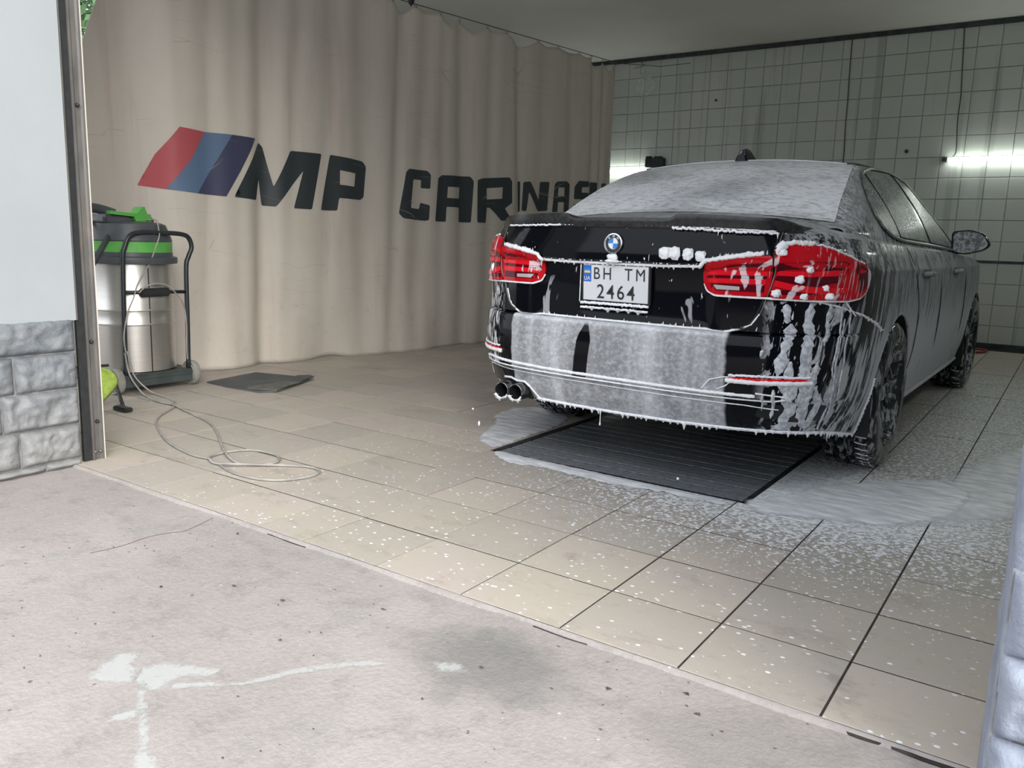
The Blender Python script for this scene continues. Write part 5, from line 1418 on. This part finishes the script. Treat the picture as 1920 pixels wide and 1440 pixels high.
floorfoam('foam_puddle', [(.66, -.10), (.90, .0), (1.15, .1), (1.5, .5), (1.8, 1.3), (1.75, 2.2), (1.45, 2.3), (1.25, 1.5), (1.15, 1.0), (.9, .4)], 'thin grey foam film on the tiles to the right of the car', 1.6, .001, .06)
# foam drops falling between bumper and floor
for (x, y, z, r_, s, lb_) in ((-.68, -.02, .20, .005, 1, 'foam droplet falling left of the exhaust tips'), (-.62, -.05, .145, .0055, 2.2, 'longer foam droplet falling below the exhaust tips'), (.42, -.20, .12, .005, 1, 'foam droplet falling in front of the grating')):
    bm = bmesh.new(); bmesh.ops.create_uvsphere(bm, u_segments=12, v_segments=8, radius=r_)
    for v in bm.verts: v.co.z *= s
    o = bmobj('foam_droplet', bm, M_foam, None, True); o.location = (x, y, z); tag(o, lb_, 'droplet')

# --- chalky spill and litter on the apron
m, b = newmat('dried_white_paint'); x, y, z = xyz('World'); v = vec(x, y, z)
at = X.nt.nodes.new('ShaderNodeAttribute'); at.attribute_name = 'edge'; e = X(at.outputs['Fac'])
n = noise(v, 45, 5, .75); al = (e+(n-.5)*2.0).ss(.25, .85)*.50
setp(b, col=(.64, .665, .65), rough=.85, alpha=al); M_spill = m
sp_ = empty('paint_spill', (0, -2.05, -.012)); tag(sp_, 'dried white paint spill with thin branching trails on the concrete apron', 'stain')
def spill(poly, full=.02, d=.018):
    poly = round_poly(poly, .012, 2)
    o = patch('paint_patch', poly, d, lambda u, v, h: Vector((u, v+2.05, .0012)), M_spill, sp_)
    a = o.data.attributes.new('edge', 'FLOAT', 'POINT'); pl_ = [Vector(p) for p in resample(poly, .008)]
    for i, vv in enumerate(o.data.vertices): a.data[i].value = .25+.75*min(1, min((Vector((vv.co.x, vv.co.y-2.05))-p).length for p in pl_)/full)
spill([(-.155, -2.125), (-.184, -2.069), (-.202, -2.02), (-.163, -1.985), (-.134, -2.01), (-.12, -2.03), (-.086, -2.024), (-.04, -2.08), (-.11, -2.12)])
spill([(-.10, -2.05), (-.086, -1.984), (-.038, -1.955), (.055, -1.914), (.069, -1.924), (.051, -1.967), (.011, -2.007), (.045, -2.055), (-.015, -2.085), (-.064, -2.07)])
spill([(-.05, -2.055), (-.02, -2.052), (.03, -2.088), (.085, -2.118), (.145, -2.150), (.20, -2.185), (.26, -2.20), (.30, -2.215), (.29, -2.26), (.22, -2.235), (.15, -2.185), (.08, -2.145), (.01, -2.105)], .016, .012)
spill([(.015, -2.02), (.135, -1.925), (.178, -1.82), (.265, -1.705), (.335, -1.66), (.34, -1.675), (.275, -1.735), (.20, -1.835), (.164, -1.915), (.03, -2.045)], .010, .010)
spill([(.04, -2.20), (.03, -2.171), (.048, -2.12), (.075, -2.10), (.085, -2.12), (.064, -2.173)], .012, .01)
spill([(.40, -1.60), (.47, -1.56), (.52, -1.58), (.45, -1.63)], .02, .012)
# dead leaf flakes and grit
M_flake = flat('leaf_flake', (.07, .055, .045), .8, .4, 50); M_grit = flat('pale_grit', (.72, .71, .68), .8)
bm = bmesh.new(); bg_ = bmesh.new(); rr = random.Random(3)
def flake(b_, x, y, z, s):
    n = rr.randint(4, 6); a0 = rr.uniform(0, 6); pts = []
    for k in range(n):
        a = a0+2*math.pi*k/n; r_ = s*rr.uniform(.5, 1)*(1 if k % 2 else .6); pts.append(Vector((x+r_*math.cos(a), y+r_*math.sin(a)*.7, z+.001+rr.uniform(0, s*.35))))
    c_ = b_.verts.new((x, y, z+s*.45)); vs_ = [b_.verts.new(p) for p in pts]
    for k in range(n): b_.faces.new((c_, vs_[k], vs_[(k+1) % n]))
for _ in range(150):
    x = rr.uniform(-1.2, 1.5); y = rr.uniform(-2.3, TH-.01); flake(bm, x, y, -.012, rr.uniform(.002, .0065))
for x, y in ((-.63, -1.36), (-.30, -1.62), (-.12, -1.60), (.13, -1.47), (-.45, -1.75), (.05, -1.75), (.52, -1.55), (.95, -1.36), (1.0, -1.42), (.80, -1.45)): flake(bm, x, y, -.012, .012)
for _ in range(60): flake(bg_, rr.uniform(-.9, 1.4), rr.uniform(-2.2, TH-.01), -.012, rr.uniform(.0018, .004))
lt = bmobj('leaf_litter', bm, M_flake, None); tag(lt, 'scattered dark leaf crumbs on the concrete apron', 'litter', kind='stuff')
lt = bmobj('pale_grit', bg_, M_grit, None); tag(lt, 'scattered pale grit on the concrete apron', 'grit', kind='stuff')
# unseen wall added behind the photographer, dark so the glossy paint mirrors black
yd = box('dark_reflection_wall', (-14, -11.2, -.012), (10, -11.0, 2.3), flat('reflection_wall_dark', (.07, .07, .068), .9, .2, 1)); tag(yd, 'unseen dark wall added opposite the garage to darken the reflections in the car', 'wall')
